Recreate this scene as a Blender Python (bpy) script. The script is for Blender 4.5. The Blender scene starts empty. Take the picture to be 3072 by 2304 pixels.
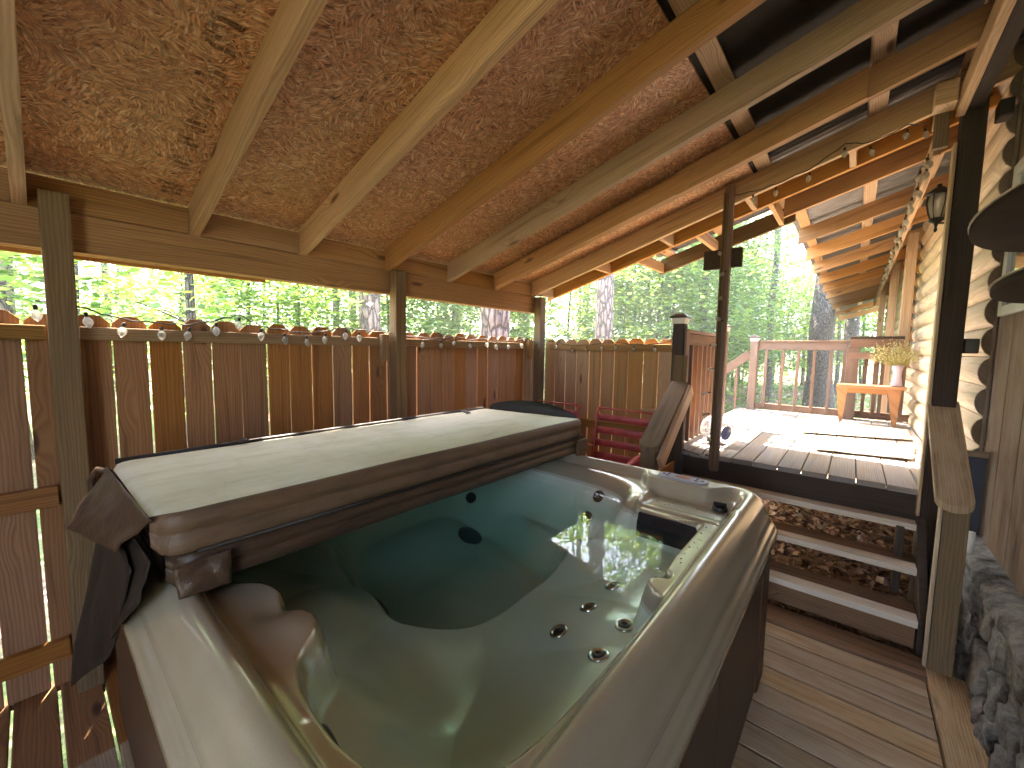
import bpy, math, random
import numpy as np
from mathutils import Vector, Matrix
R = math.radians
rng = random.Random(7)
scene = bpy.context.scene

# ---------------------------------------------------------------- camera
cam_d = bpy.data.cameras.new("Camera"); cam = bpy.data.objects.new("Camera", cam_d)
scene.collection.objects.link(cam); scene.camera = cam
yaw, pitch, roll = R(40.1428), R(-4.8292), R(0.9059)
fwd = Vector((-math.sin(yaw)*math.cos(pitch), math.cos(yaw)*math.cos(pitch), math.sin(pitch)))
rgt = Vector((math.cos(yaw), math.sin(yaw), 0)); upv = rgt.cross(fwd)
r2 = rgt*math.cos(roll) + upv*math.sin(roll); u2 = upv*math.cos(roll) - rgt*math.sin(roll)
cam.matrix_world = Matrix(((r2.x, u2.x, -fwd.x, 0), (r2.y, u2.y, -fwd.y, 0), (r2.z, u2.z, -fwd.z, 1.6), (0, 0, 0, 1)))
cam_d.sensor_width = 36.0; cam_d.lens = 404.777/1024*36.0
cam_d.clip_start = 0.03; cam_d.clip_end = 500

# ---------------------------------------------------------------- world, sun, exposure
SUN_EL = 60.0
sun_dir = Vector((-1, 0.42, 0)).normalized()*math.cos(R(SUN_EL)) + Vector((0, 0, math.sin(R(SUN_EL))))
w = bpy.data.worlds.new("World"); scene.world = w; w.use_nodes = True
nt = w.node_tree; bg = nt.nodes["Background"]
sky = nt.nodes.new("ShaderNodeTexSky"); sky.sky_type = 'NISHITA'; sky.sun_disc = False
sky.sun_elevation = R(SUN_EL); sky.sun_rotation = math.atan2(sun_dir.x, sun_dir.y)
sky.air_density = 1.0; sky.dust_density = 2.0; sky.ozone_density = 1.0
nt.links.new(sky.outputs[0], bg.inputs[0]); bg.inputs[1].default_value = 0.15
sun_l = bpy.data.lights.new("Sun", 'SUN'); sun_l.energy = 3.6; sun_l.angle = R(0.5); sun_l.color = (1, 0.95, 0.86)
sun = bpy.data.objects.new("Sun", sun_l); scene.collection.objects.link(sun)
sun.rotation_euler = sun_dir.to_track_quat('Z', 'Y').to_euler(); sun.location = (-6, 4, 12)
scene.view_settings.view_transform = 'Standard'; scene.view_settings.look = 'None'
scene.view_settings.exposure = 4.65; scene.view_settings.gamma = 1
scene.view_settings.use_white_balance = True; scene.view_settings.white_balance_temperature = 7300; scene.view_settings.white_balance_tint = 14
cy = scene.cycles
cy.max_bounces = 8; cy.diffuse_bounces = 5; cy.glossy_bounces = 4; cy.transmission_bounces = 4; cy.transparent_max_bounces = 12
cy.volume_bounces = 0; cy.caustics_reflective = False; cy.caustics_refractive = False
cy.use_denoising = True; cy.sample_clamp_indirect = 8

# ---------------------------------------------------------------- node helpers
class NT:
    def __init__(s, name):
        s.m = bpy.data.materials.new(name); s.m.use_nodes = True; s.t = s.m.node_tree; s.n = s.t.nodes
        s.p = s.n["Principled BSDF"]; s.out = s.n["Material Output"]
    def node(s, typ, **kw):
        nd = s.n.new(typ)
        for k, v in kw.items():
            if k.startswith('i_'):
                key = k[2:]; key = int(key) if key.isdigit() else key.replace('_', ' ')
                s.set(nd.inputs[key], v)
            else: setattr(nd, k, v)
        return nd
    def set(s, inp, v):
        if isinstance(v, bpy.types.NodeSocket): s.t.links.new(v, inp)
        elif isinstance(v, tuple) and len(v) == 3 and inp.type == 'RGBA': inp.default_value = (*v, 1)
        else: inp.default_value = v
    def uv(s): return s.node("ShaderNodeTexCoord").outputs["UV"]
    def obj(s): return s.node("ShaderNodeTexCoord").outputs["Object"]
    def mapping(s, vec, scale=(1, 1, 1), loc=(0, 0, 0), rot=(0, 0, 0)):
        return s.node("ShaderNodeMapping", i_Vector=vec, i_Scale=scale, i_Location=loc, i_Rotation=rot).outputs[0]
    def noise(s, vec, scale=5, detail=3, rough=.55, dist=0.0, out=0):
        return s.node("ShaderNodeTexNoise", i_Vector=vec, i_Scale=scale, i_Detail=detail, i_Roughness=rough, i_Distortion=dist).outputs[out]
    def ramp(s, fac, stops, interp='LINEAR'):
        nd = s.node("ShaderNodeValToRGB", i_Fac=fac); cr = nd.color_ramp; cr.interpolation = interp
        while len(cr.elements) > 1: cr.elements.remove(cr.elements[-1])
        cr.elements[0].position = stops[0][0]
        for p, c in stops[1:]: cr.elements.new(p)
        for e, (p, c) in zip(cr.elements, stops): e.color = (*c, 1) if isinstance(c, tuple) else (c, c, c, 1)
        return nd.outputs[0]
    def mix(s, fac, a, b, blend='MIX'):
        nd = s.node("ShaderNodeMix", data_type='RGBA', blend_type=blend)
        s.set(nd.inputs[0], fac); s.set(nd.inputs[6], a); s.set(nd.inputs[7], b); return nd.outputs[2]
    def math(s, op, a, b=0.0, clamp=False):
        nd = s.node("ShaderNodeMath", operation=op, use_clamp=clamp); s.set(nd.inputs[0], a); s.set(nd.inputs[1], b); return nd.outputs[0]
    def bump(s, h, strength=.3, dist=.002):
        return s.node("ShaderNodeBump", i_Height=h, i_Strength=strength, i_Distance=dist).outputs[0]
    def rnd(s): return s.node("ShaderNodeObjectInfo").outputs["Random"]

def wood(name, light, dark, knot=(.12, .05, .02), rough=.7, weather=None, wamt=.5, var=.25, knots=.5, bump=.35):
    s = NT(name); uv = s.uv(); rn = s.rnd()
    off = s.node("ShaderNodeCombineXYZ", i_X=s.math('MULTIPLY', rn, 37.0), i_Y=s.math('MULTIPLY', rn, 11.0)).outputs[0]
    v = s.node("ShaderNodeVectorMath", operation='ADD', i_0=uv, i_1=off).outputs[0]
    warp = s.noise(s.mapping(v, (.55, 4, 1)), 1, 2, out=1)
    vw = s.node("ShaderNodeVectorMath", operation='MULTIPLY_ADD', i_0=warp, i_1=(.25, .09, 0), i_2=v).outputs[0]
    # knots pull the grain
    vk = s.mapping(v, (1.9, 6.5, 1)); vor = s.node("ShaderNodeTexVoronoi", i_Vector=vk, i_Scale=1.0, i_Randomness=1.0)
    kd = vor.outputs["Distance"]; kc = vor.outputs["Color"]
    sel = s.math('GREATER_THAN', s.node("ShaderNodeSeparateColor", i_Color=kc).outputs[0], 1-knots)
    near = s.math('MULTIPLY', s.ramp(kd, [(0, 1.0), (.35, 0.0)]), sel)
    vw2 = s.node("ShaderNodeVectorMath", operation='ADD', i_0=vw, i_1=s.node("ShaderNodeCombineXYZ", i_Y=s.math('MULTIPLY', near, .05)).outputs[0]).outputs[0]
    rings = s.node("ShaderNodeTexWave", wave_type='BANDS', bands_direction='Y', i_Vector=s.mapping(vw2, (.13, 1, 1)), i_Scale=26.0, i_Distortion=6.0, i_Detail=3.0, i_Detail_Scale=1.2).outputs[1]
    fib = s.noise(s.mapping(vw2, (1.3, 62, 1)), 1, 6, .75)
    streak = s.ramp(s.noise(s.mapping(vw2, (.7, 26, 1), (5, 5, 0)), 1, 3, .6), [(.56, 0.0), (.66, 1.0)])
    fac = s.math('ADD', s.math('MULTIPLY', rings, .26), s.math('MULTIPLY', fib, .80))
    col = s.mix(s.ramp(fac, [(.34, 0.0), (.74, 1.0)]), light, dark)
    big = s.noise(s.mapping(v, (.8, 3, 1)), 1.3, 3)
    col = s.mix(s.ramp(big, [(.35, 0.0), (.7, .6)]), col, s.mix(.5, col, dark))
    col = s.mix(s.math('MULTIPLY', streak, .55), col, tuple(c*.5 for c in dark))
    km = s.math('MULTIPLY', s.ramp(kd, [(.0, 1.0), (.075, .8), (.13, 0.0)]), sel)
    col = s.mix(km, col, knot)
    if weather:
        wn = s.noise(s.mapping(v, (1.2, 4, 1)), 2.2, 5, .65)
        col = s.mix(s.math('MULTIPLY', s.ramp(wn, [(.38, 0.0), (.62, 1.0)]), wamt), col, weather)
    hs = s.node("ShaderNodeHueSaturation", i_Color=col, i_Value=s.math('ADD', s.math('MULTIPLY', rn, var*2), 1-var), i_Saturation=s.math('ADD', s.math('MULTIPLY', s.math('FRACT', s.math('MULTIPLY', rn, 7.3)), .3), .85))
    s.set(s.p.inputs["Base Color"], hs.outputs[0]); s.p.inputs["Roughness"].default_value = rough
    s.p.inputs["Specular IOR Level"].default_value = .35
    s.set(s.p.inputs["Normal"], s.bump(s.math('ADD', fib, s.math('MULTIPLY', km, -.5)), bump, .002))
    return s.m

def plain(name, col, rough=.5, metal=0.0, spec=.5, noise_amt=.15, nscale=8, bump=0.0, coat=0.0):
    s = NT(name); o = s.obj(); n = s.noise(o, nscale, 5, .6)
    c2 = tuple(min(1, c*(1+noise_amt*1.5)) for c in col); c1 = tuple(c*(1-noise_amt*1.5) for c in col)
    s.set(s.p.inputs["Base Color"], s.ramp(n, [(.3, c1), (.7, c2)]))
    s.p.inputs["Roughness"].default_value = rough; s.p.inputs["Metallic"].default_value = metal
    s.p.inputs["Specular IOR Level"].default_value = spec; s.p.inputs["Coat Weight"].default_value = coat
    if bump: s.set(s.p.inputs["Normal"], s.bump(s.noise(o, nscale*6, 4), bump, .003))
    return s.m

M = {}
M['rafter'] = wood('rafter_pine', (.64, .44, .27), (.42, .26, .145), rough=.65, var=.14, knots=.55)
M['rafter_red'] = wood('rafter_red_pine', (.60, .34, .15), (.38, .18, .07), rough=.65, var=.18, knots=.6)
M['beam'] = wood('beam_pine', (.52, .29, .115), (.31, .15, .05), rough=.7, var=.12, knots=.55)
M['post'] = wood('treated_post', (.27, .18, .10), (.13, .082, .042), knot=(.05, .03, .015), rough=.85, weather=(.15, .115, .07), var=.12, knots=.4)
M['picket'] = wood('cedar_picket', (.41, .20, .080), (.25, .11, .040), knot=(.05, .018, .01), rough=.8, var=.11, knots=.75)
M['picket_pale'] = wood('weathered_cedar', (.48, .27, .12), (.30, .155, .06), knot=(.06, .025, .015), rough=.85, weather=(.33, .23, .13), wamt=.25, var=.16, knots=.7)
M['rail'] = wood('fence_rail', (.36, .22, .09), (.22, .12, .045), rough=.8, var=.1, knots=.3)
M['deck_low'] = wood('dusty_decking', (.58, .41, .25), (.31, .195, .105), knot=(.08, .05, .03), rough=.8, weather=(.58, .46, .32), wamt=.6, var=.12, knots=.25)
M['deck_grey'] = wood('greyed_decking', (.36, .35, .36), (.22, .21, .215), rough=.8, weather=(.36, .28, .19), wamt=.5, var=.22, knots=.2)
M['tread_lit_pale'] = wood('pale_lit_tread', (.80, .73, .64), (.64, .56, .47), rough=.75, var=.05, knots=.15)  # paleness carries the light on tread fronts; plain colour on shelf edges
M['tread_shade_brown'] = wood('brown_shaded_tread', (.30, .19, .12), (.19, .11, .07), rough=.8, var=.05, knots=.15)  # brown carries the shade on tread backs; own colour of kick board and riser
M['stain'] = wood('brown_stain_rail', (.21, .125, .09), (.14, .08, .055), rough=.7, weather=(.27, .20, .16), wamt=.35, var=.12, knots=.15)
M['dark'] = wood('dark_stain', (.075, .05, .036), (.04, .027, .02), rough=.75, var=.1, knots=.1)
M['log'] = wood('golden_log_siding', (.66, .53, .38), (.50, .37, .25), knot=(.28, .13, .05), rough=.55, var=.08, knots=.35)
M['log_end'] = wood('log_end_grain', (.24, .17, .12), (.15, .105, .075), rough=.8, var=.15, knots=.1)
M['siding'] = wood('board_batten_siding', (.27, .175, .12), (.17, .105, .07), rough=.75, weather=(.38, .30, .24), wamt=.55, var=.12, knots=.1)
M['table'] = wood('honey_table', (.42, .20, .075), (.27, .12, .04), rough=.4, var=.05, knots=.2)
M['skirt'] = wood('tub_skirt_panel', (.10, .058, .038), (.065, .036, .024), rough=.45, var=.06, knots=0.0)

def osb():
    s = NT('strand_board'); o = s.uv(); vals = []
    for i, (reg, sc, off) in enumerate(((8, (24, 140), 0), (11, (18, 100), 4.3), (15, (32, 180), 9.1))):
        v = s.mapping(o, (1, 1, 1), (off, off*.7, 0))
        v = s.node("ShaderNodeVectorMath", operation='MULTIPLY_ADD', i_0=s.noise(v, 9, 3, out=1), i_1=(.05, .05, 0), i_2=v).outputs[0]
        vo = s.node("ShaderNodeTexVoronoi", i_Vector=v, i_Scale=float(reg)); cc = s.node("ShaderNodeSeparateColor", i_Color=vo.outputs["Color"])
        ang = s.math('MULTIPLY', s.math('SUBTRACT', cc.outputs[0], .5), 3.1)
        rv = s.node("ShaderNodeVectorRotate", rotation_type='Z_AXIS', i_Vector=v, i_Angle=ang).outputs[0]
        fv = s.node("ShaderNodeTexVoronoi", i_Vector=s.mapping(rv, (sc[0], sc[1], 1)), i_Scale=1.0)
        c = s.node("ShaderNodeSeparateColor", i_Color=fv.outputs["Color"]).outputs[0]
        edge = s.ramp(fv.outputs["Distance"], [(.34, 1.0), (.74, .52)])
        fib = s.noise(s.mapping(rv, (8, 330, 1)), 1, 2, .6)
        vals.append((c, s.math('MULTIPLY', edge, s.math('ADD', .72, s.math('MULTIPLY', fib, .5)))))
    pick = s.math('GREATER_THAN', vals[0][0], .55); pick2 = s.math('GREATER_THAN', vals[1][0], .6)
    base = s.mix(pick, s.mix(pick2, vals[2][0], vals[1][0]), vals[0][0]); sh = s.mix(pick, s.mix(pick2, vals[2][1], vals[1][1]), vals[0][1])
    col = s.ramp(base, [(.0, (.20, .06, .02)), (.10, (.46, .175, .07)), (.45, (.66, .29, .135)), (.8, (.80, .42, .22)), (1.0, (.92, .62, .38))])
    col = s.mix(1.0, col, sh, 'MULTIPLY')
    sp = s.noise(s.mapping(o, (9, 22, 1), (3, 3, 0)), 1, 1, .5)
    col = s.mix(s.ramp(sp, [(.73, 0.0), (.78, .85)]), col, (.10, .03, .012))
    bg_ = s.noise(o, 1.1, 3); col = s.mix(s.ramp(bg_, [(.45, 0.0), (.7, .35)]), col, (.36, .17, .08))
    s.set(s.p.inputs["Base Color"], col); s.p.inputs["Roughness"].default_value = .55
    s.set(s.p.inputs["Normal"], s.bump(s.math('MULTIPLY', sh, base), .5, .004)); return s.m
M['osb'] = osb()

def stamp():
    s = NT('ink_stamp'); uv = s.uv()
    rows = s.node("ShaderNodeTexWave", wave_type='BANDS', bands_direction='Y', i_Vector=uv, i_Scale=9.0, i_Distortion=.4).outputs[1]
    ch = s.noise(s.mapping(uv, (170, 14, 1)), 1, 1, .5); wear = s.noise(uv, 14, 4)
    m = s.math('MULTIPLY', s.math('GREATER_THAN', rows, .30), s.math('GREATER_THAN', ch, .40))
    m = s.math('MULTIPLY', m, s.ramp(wear, [(.38, .0), (.56, .5)]))
    s.p.inputs["Base Color"].default_value = (.035, .022, .014, 1); s.p.inputs["Roughness"].default_value = .8
    s.set(s.p.inputs["Alpha"], m); return s.m
M['stamp'] = stamp()

def shellmat(name='pearl_acrylic', basin=False):
    s = NT(name); o = s.obj(); n = s.noise(o, 3.2, 4, .6); n2 = s.noise(o, 420, 2, .5)
    c = s.ramp(n, [(.3, (.44, .39, .28)), (.7, (.52, .47, .35))])
    c = s.mix(s.ramp(n2, [(.45, 0.0), (.7, .22)]), c, (.62, .60, .50))
    zz_ = s.node("ShaderNodeSeparateXYZ", i_Vector=o).outputs[2]; low = s.math('MULTIPLY', s.math('SUBTRACT', .790, zz_), 70.0, True)
    if basin:
        c = s.mix(low, c, s.ramp(n, [(.3, (.68, .74, .66)), (.7, (.77, .82, .74))])); s.set(s.p.inputs["Metallic"], s.math('MULTIPLY', s.math('SUBTRACT', 1.0, low), .28))  # paler colour below the waterline stands in for brightness under water
    dz_ = s.math('ABSOLUTE', s.math('SUBTRACT', s.math('ADD', zz_, s.math('MULTIPLY', s.noise(o, 30, 3), .006)), .779))
    line = s.math('MULTIPLY', s.math('SUBTRACT', 1.0, s.math('MULTIPLY', dz_, 200.0), True), .5, True)
    c = s.mix(line, c, (.20, .19, .13))
    s.set(s.p.inputs["Base Color"], c); s.p.inputs["Metallic"].default_value = .28
    s.p.inputs["Roughness"].default_value = .27
    s.p.inputs["Coat Weight"].default_value = .5; s.p.inputs["Coat Roughness"].default_value = .10
    return s.m
M['shell'] = shellmat(); M['basin'] = shellmat('brightened_basin_acrylic', True)
M['black'] = plain('black_plastic', (.012, .012, .014), .3)
M['weir'] = plain('black_weir_door', (.008, .009, .013), .3, noise_amt=.05)
M['chrome'] = plain('chrome', (.6, .6, .6), .12, metal=1.0, noise_amt=.05)
M['panel'] = plain('control_panel_overlay', (.42, .42, .50), .35, noise_amt=.08)
M['button'] = plain('panel_button', (.10, .11, .16), .4)
M['orange'] = plain('display_orange', (.55, .13, .05), .4)

def vinyl(name, col, rough=.45, wr=.5):
    s = NT(name); o = s.obj(); n = s.noise(s.mapping(o, (3, 1.0, 3)), 6, 5, .65); f = s.noise(o, 160, 2)
    s.set(s.p.inputs["Base Color"], s.ramp(n, [(.3, tuple(c*.72 for c in col)), (.7, tuple(min(1, c*1.22) for c in col))]))
    s.p.inputs["Roughness"].default_value = rough
    h = s.math('ADD', n, s.math('MULTIPLY', f, .12)); s.set(s.p.inputs["Normal"], s.bump(h, wr, .012)); return s.m
M['vinyl'] = vinyl('brown_vinyl', (.068, .039, .024), .42, .7)
M['vinyl_pale'] = vinyl('tan_vinyl_band', (.135, .082, .050), .55, .7)
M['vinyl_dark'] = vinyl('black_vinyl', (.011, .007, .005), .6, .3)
def liner():
    s = NT('pale_liner_sheet'); o = s.obj(); n = s.noise(s.mapping(o, (4, 1.2, 3)), 3, 6, .7); st = s.noise(s.mapping(o, (2, 7, 2)), 2, 5)
    c = s.ramp(n, [(.3, (.60, .60, .47)), (.5, (.74, .74, .61)), (.7, (.80, .80, .70))])
    c = s.mix(s.ramp(st, [(.5, 0.0), (.75, .4)]), c, (.60, .58, .40))
    s.set(s.p.inputs["Base Color"], c); s.p.inputs["Roughness"].default_value = .5
    w_ = s.noise(s.mapping(o, (9, 2.5, 1)), 2, 4, .6, 1.2); s.set(s.p.inputs["Normal"], s.bump(w_, .35, .02)); return s.m
M['liner'] = liner()

def water():
    s = NT('tub_water'); o = s.obj()
    g = s.node("ShaderNodeBsdfGlossy", i_Roughness=0.0, i_Color=(1, 1, 1)); t = s.node("ShaderNodeBsdfTransparent", i_Color=(.97, 1, .99))
    nb = s.bump(s.noise(o, 5.0, 3, .5), .11, .01); s.set(g.inputs["Normal"], nb)
    fr = s.node("ShaderNodeFresnel", i_IOR=1.26); s.set(fr.inputs["Normal"], nb)
    geo = s.node("ShaderNodeNewGeometry"); fac = s.math('MULTIPLY', fr.outputs[0], s.math('SUBTRACT', 1.0, geo.outputs["Backfacing"]))
    mx = s.node("ShaderNodeMixShader", i_0=fac); s.t.links.new(t.outputs[0], mx.inputs[1]); s.t.links.new(g.outputs[0], mx.inputs[2])
    s.t.links.new(mx.outputs[0], s.out.inputs[0])
    va = s.node("ShaderNodeVolumeAbsorption", i_Color=(.42, .78, .63), i_Density=.95); vs = s.node("ShaderNodeVolumeScatter", i_Color=(.85, .95, .85), i_Density=.18)
    ad = s.node("ShaderNodeAddShader"); s.t.links.new(va.outputs[0], ad.inputs[0]); s.t.links.new(vs.outputs[0], ad.inputs[1]); s.t.links.new(ad.outputs[0], s.out.inputs[1])
    s.n.remove(s.p); return s.m
M['water'] = water()

def bark(name, c1, c2, sc=1.0):
    s = NT(name); o = s.obj(); v = s.mapping(o, (9*sc, 9*sc, 2.6*sc))
    vw = s.node("ShaderNodeVectorMath", operation='MULTIPLY_ADD', i_0=s.noise(v, 1.5, 3, out=1), i_1=(.6, .6, .6), i_2=v).outputs[0]
    d = s.node("ShaderNodeTexVoronoi", feature='DISTANCE_TO_EDGE', i_Vector=vw, i_Scale=1.3).outputs["Distance"]
    n = s.noise(o, 14, 5, .7)
    c = s.mix(s.ramp(d, [(.02, 1.0), (.16, 0.0)]), s.ramp(n, [(.3, c1), (.7, c2)]), tuple(x*.3 for x in c1))
    s.set(s.p.inputs["Base Color"], c); s.p.inputs["Roughness"].default_value = .9
    s.set(s.p.inputs["Normal"], s.bump(s.math('ADD', s.ramp(d, [(0, 0.0), (.25, 1.0)]), s.math('MULTIPLY', n, .3)), 1.0, .03)); return s.m
M['pine_bark'] = bark('pine_bark', (.21, .155, .13), (.36, .28, .245), 1.0)
M['grey_bark'] = bark('grey_bark', (.10, .085, .07), (.18, .155, .13), 2.0)

def leafmat(name, cols, tr=.5):
    s = NT(name); rn = s.node("ShaderNodeNewGeometry").outputs["Random Per Island"]
    c = s.ramp(rn, cols)
    d = s.node("ShaderNodeBsdfDiffuse", i_Color=c); t = s.node("ShaderNodeBsdfTranslucent", i_Color=s.mix(1.0, c, (1.5, 1.55, .7), 'MULTIPLY'))
    g = s.node("ShaderNodeBsdfGlossy", i_Roughness=.45, i_Color=(.8, .9, .9))
    m1 = s.node("ShaderNodeMixShader", i_0=tr); s.t.links.new(d.outputs[0], m1.inputs[1]); s.t.links.new(t.outputs[0], m1.inputs[2])
    m2 = s.node("ShaderNodeMixShader", i_0=.05); s.t.links.new(m1.outputs[0], m2.inputs[1]); s.t.links.new(g.outputs[0], m2.inputs[2])
    s.t.links.new(m2.outputs[0], s.out.inputs[0]); s.n.remove(s.p); return s.m
LC = [(0, (.07, .15, .055)), (.35, (.13, .23, .085)), (.7, (.19, .28, .095)), (1, (.28, .36, .13))]
M['leaf'] = leafmat('maple_leaf', LC)
M['leaf_pine'] = leafmat('pine_needle', [(0, (.035, .075, .03)), (1, (.08, .13, .05))], .3)
M['litter'] = leafmat('dry_leaf', [(0, (.12, .06, .04)), (.3, (.30, .18, .13)), (.7, (.52, .35, .27)), (1, (.74, .58, .48))], .12)
M['soil'] = plain('brown_soil', (.20, .12, .08), .95, noise_amt=.4, nscale=12)
M['shelf'] = plain('dark_brown_shelf', (.05, .032, .022), .9, spec=.1)
def ground():
    s = NT('forest_floor'); o = s.obj(); n = s.noise(o, .35, 5, .65); f = s.noise(o, 16, 6, .75)
    c = s.mix(s.ramp(n, [(.42, 0.0), (.56, 1.0)]), s.ramp(f, [(.35, (.14, .09, .06)), (.62, (.42, .30, .22))]), s.ramp(f, [(.35, (.07, .12, .03)), (.65, (.24, .33, .10))]))
    s.set(s.p.inputs["Base Color"], c); s.p.inputs["Roughness"].default_value = .95
    s.set(s.p.inputs["Normal"], s.bump(f, .8, .04)); return s.m
M['ground'] = ground()
def metal():
    s = NT('galvanised_sheet'); o = s.obj(); n = s.noise(o, 5, 5, .6)
    s.set(s.p.inputs["Base Color"], s.ramp(n, [(.3, (.13, .125, .125)), (.7, (.22, .21, .21))])); s.p.inputs["Metallic"].default_value = .4; s.p.inputs["Roughness"].default_value = .45
    return s.m
M['metal'] = metal()
M['tar'] = plain('roofing_felt_underside', (.018, .014, .012), .8)
def stonemat():
    s = NT('grey_fieldstone'); o = s.obj(); n = s.noise(o, 11, 8, .75); n2 = s.noise(o, 4, 4, .6); v = s.node("ShaderNodeTexVoronoi", i_Vector=o, i_Scale=26.0).outputs["Distance"]
    c = s.ramp(n, [(.33, (.05, .048, .045)), (.48, (.24, .23, .22)), (.62, (.40, .39, .37)), (.75, (.55, .53, .50))])
    c = s.mix(s.ramp(n2, [(.45, 0.0), (.7, .5)]), c, (.25, .20, .15))
    s.set(s.p.inputs["Base Color"], c); s.p.inputs["Roughness"].default_value = .9
    s.set(s.p.inputs["Normal"], s.bump(s.math('ADD', n, s.math('MULTIPLY', v, .4)), 1.0, .03)); return s.m
M['stone'] = stonemat()
M['mortar'] = M['stone']
M['mortar_dark'] = plain('mortar', (.07, .062, .055), .9, bump=.5)
M['red'] = plain('faded_red_paint', (.36, .04, .045), .4, noise_amt=.25, nscale=14)
M['cap'] = plain('dark_bronze_cap', (.05, .032, .022), .35)
M['capw'] = plain('white_lens', (.72, .72, .68), .3, noise_amt=.04)
M['wire'] = plain('brown_wire', (.03, .022, .016), .6)
M['vase'] = plain('lavender_ceramic', (.50, .44, .56), .3, noise_amt=.05)
M['stem'] = plain('dry_stem', (.30, .29, .10), .8)
M['bloom'] = plain('cream_bloom', (.42, .38, .17), .8, noise_amt=.3, nscale=40)
M['mat'] = plain('straw_mat', (.62, .52, .42), .9, noise_amt=.2, nscale=6, bump=.5)
M['iron'] = plain('black_iron', (.02, .018, .017), .4)
M['whitep'] = plain('white_paint', (.75, .78, .76), .5, noise_amt=.05)
M['navy'] = plain('navy_void', (.035, .04, .06), .7, noise_amt=.2)
def glassy(name, col, alpha=.35, rough=.1):
    s = NT(name); g = s.node("ShaderNodeBsdfGlossy", i_Roughness=rough); t = s.node("ShaderNodeBsdfTransparent", i_Color=(.95, .97, 1)); d = s.node("ShaderNodeBsdfTranslucent", i_Color=col)
    d2 = s.node("ShaderNodeBsdfDiffuse", i_Color=col)
    lw = s.node("ShaderNodeLayerWeight", i_Blend=.35)
    a = s.node("ShaderNodeMixShader", i_0=.5); s.t.links.new(d.outputs[0], a.inputs[1]); s.t.links.new(d2.outputs[0], a.inputs[2])
    b = s.node("ShaderNodeMixShader", i_0=alpha); s.t.links.new(t.outputs[0], b.inputs[1]); s.t.links.new(a.outputs[0], b.inputs[2])
    c = s.node("ShaderNodeMixShader", i_0=s.math('MULTIPLY', lw.outputs["Fresnel"], .7)); s.t.links.new(b.outputs[0], c.inputs[1]); s.t.links.new(g.outputs[0], c.inputs[2])
    s.t.links.new(c.outputs[0], s.out.inputs[0]); s.n.remove(s.p); return s.m
M['bulb'] = glassy('frosted_bulb', (.62, .58, .48), .62)
M['clear'] = glassy('clear_vinyl', (.9, .92, .95), .22)
M['blue'] = plain('blue_vinyl', (.04, .12, .50), .25, noise_amt=.05)
M['peach'] = plain('peach_vinyl', (.62, .42, .34), .3, noise_amt=.05)
M['pane'] = glassy('window_pane', (.66, .82, .80), .8, .05)

# ---------------------------------------------------------------- geometry helpers
C = scene.collection
def tag(o, label=None, cat=None, group=None, kind=None):
    if label: o['label'] = label
    if cat: o['category'] = cat
    if group: o['group'] = group
    if kind: o['kind'] = kind
    return o
def thing(name, label, cat, loc=(0, 0, 0), group=None):
    o = bpy.data.objects.new(name, None); C.objects.link(o); o.location = loc; o.empty_display_size = .1
    return tag(o, label, cat, group)
def mesh(name, V, F, mat, parent=None, uv=None, smooth=False, bevel=0, mats=None, fm=None):
    me = bpy.data.meshes.new(name); me.from_pydata([tuple(v) for v in V], [], F)
    for m in (mats or [mat]): me.materials.append(m)
    if uv is not None:
        ul = me.uv_layers.new(name="UVMap"); flat = [c for p in uv for c in p]; ul.data.foreach_set("uv", flat)
    if smooth: me.polygons.foreach_set("use_smooth", [True]*len(me.polygons))
    if fm is not None: me.polygons.foreach_set("material_index", fm)
    me.update()
    o = bpy.data.objects.new(name, me); C.objects.link(o)
    if parent:
        o.parent = parent
        if parent.type == 'EMPTY': o.matrix_parent_inverse = Matrix.Translation(-parent.location)
    if bevel:
        b = o.modifiers.new("bevel", 'BEVEL'); b.width = bevel; b.segments = 2; b.limit_method = 'ANGLE'
    return o
BOXF = [(0, 3, 2, 1), (4, 5, 6, 7), (0, 1, 5, 4), (1, 2, 6, 5), (2, 3, 7, 6), (3, 0, 4, 7)]
def board(name, p0, p1, w, h, mat, parent=None, up=(0, 0, 1), bevel=.003, ends=None, nseg=1, wob=0.0):
    """a stick from p0 to p1 (centre line), w across, h along up; UV runs along the grain. ends='plumb' keeps vertical cut ends"""
    p0, p1 = Vector(p0), Vector(p1); d = (p1-p0); L = d.length; dn = d.normalized(); U = Vector(up).normalized()
    S = dn.cross(U).normalized()
    if ends != 'plumb': U = S.cross(dn).normalized()
    V = []; F = []; uv = []
    u0, v0 = rng.random()*30, rng.random()*30
    for i in range(nseg+1):
        t = i/nseg; c = p0+d*t
        if wob and 0 < i < nseg: c = c + S*rng.uniform(-wob, wob) + U*rng.uniform(-wob, wob)
        V += [c-S*w/2-U*h/2, c+S*w/2-U*h/2, c+S*w/2+U*h/2, c-S*w/2+U*h/2]
    per = [0, w, w+h, 2*w+h, 2*w+2*h]
    for i in range(nseg):
        a = 4*i; b = a+4
        for k in range(4):
            F.append((a+k, a+(k+1) % 4, b+(k+1) % 4, b+k))
            x0, x1 = u0+L*i/nseg, u0+L*(i+1)/nseg
            uv += [(x0, v0+per[k]), (x0, v0+per[k+1]), (x1, v0+per[k+1]), (x1, v0+per[k])]
    n = 4*nseg
    F += [(3, 2, 1, 0), (n, n+1, n+2, n+3)]
    for k in range(2): uv += [(u0, v0), (u0+.02, v0), (u0+.02, v0+h), (u0, v0+h)]
    return mesh(name, V, F, mat, parent, uv, bevel=bevel)
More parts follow.
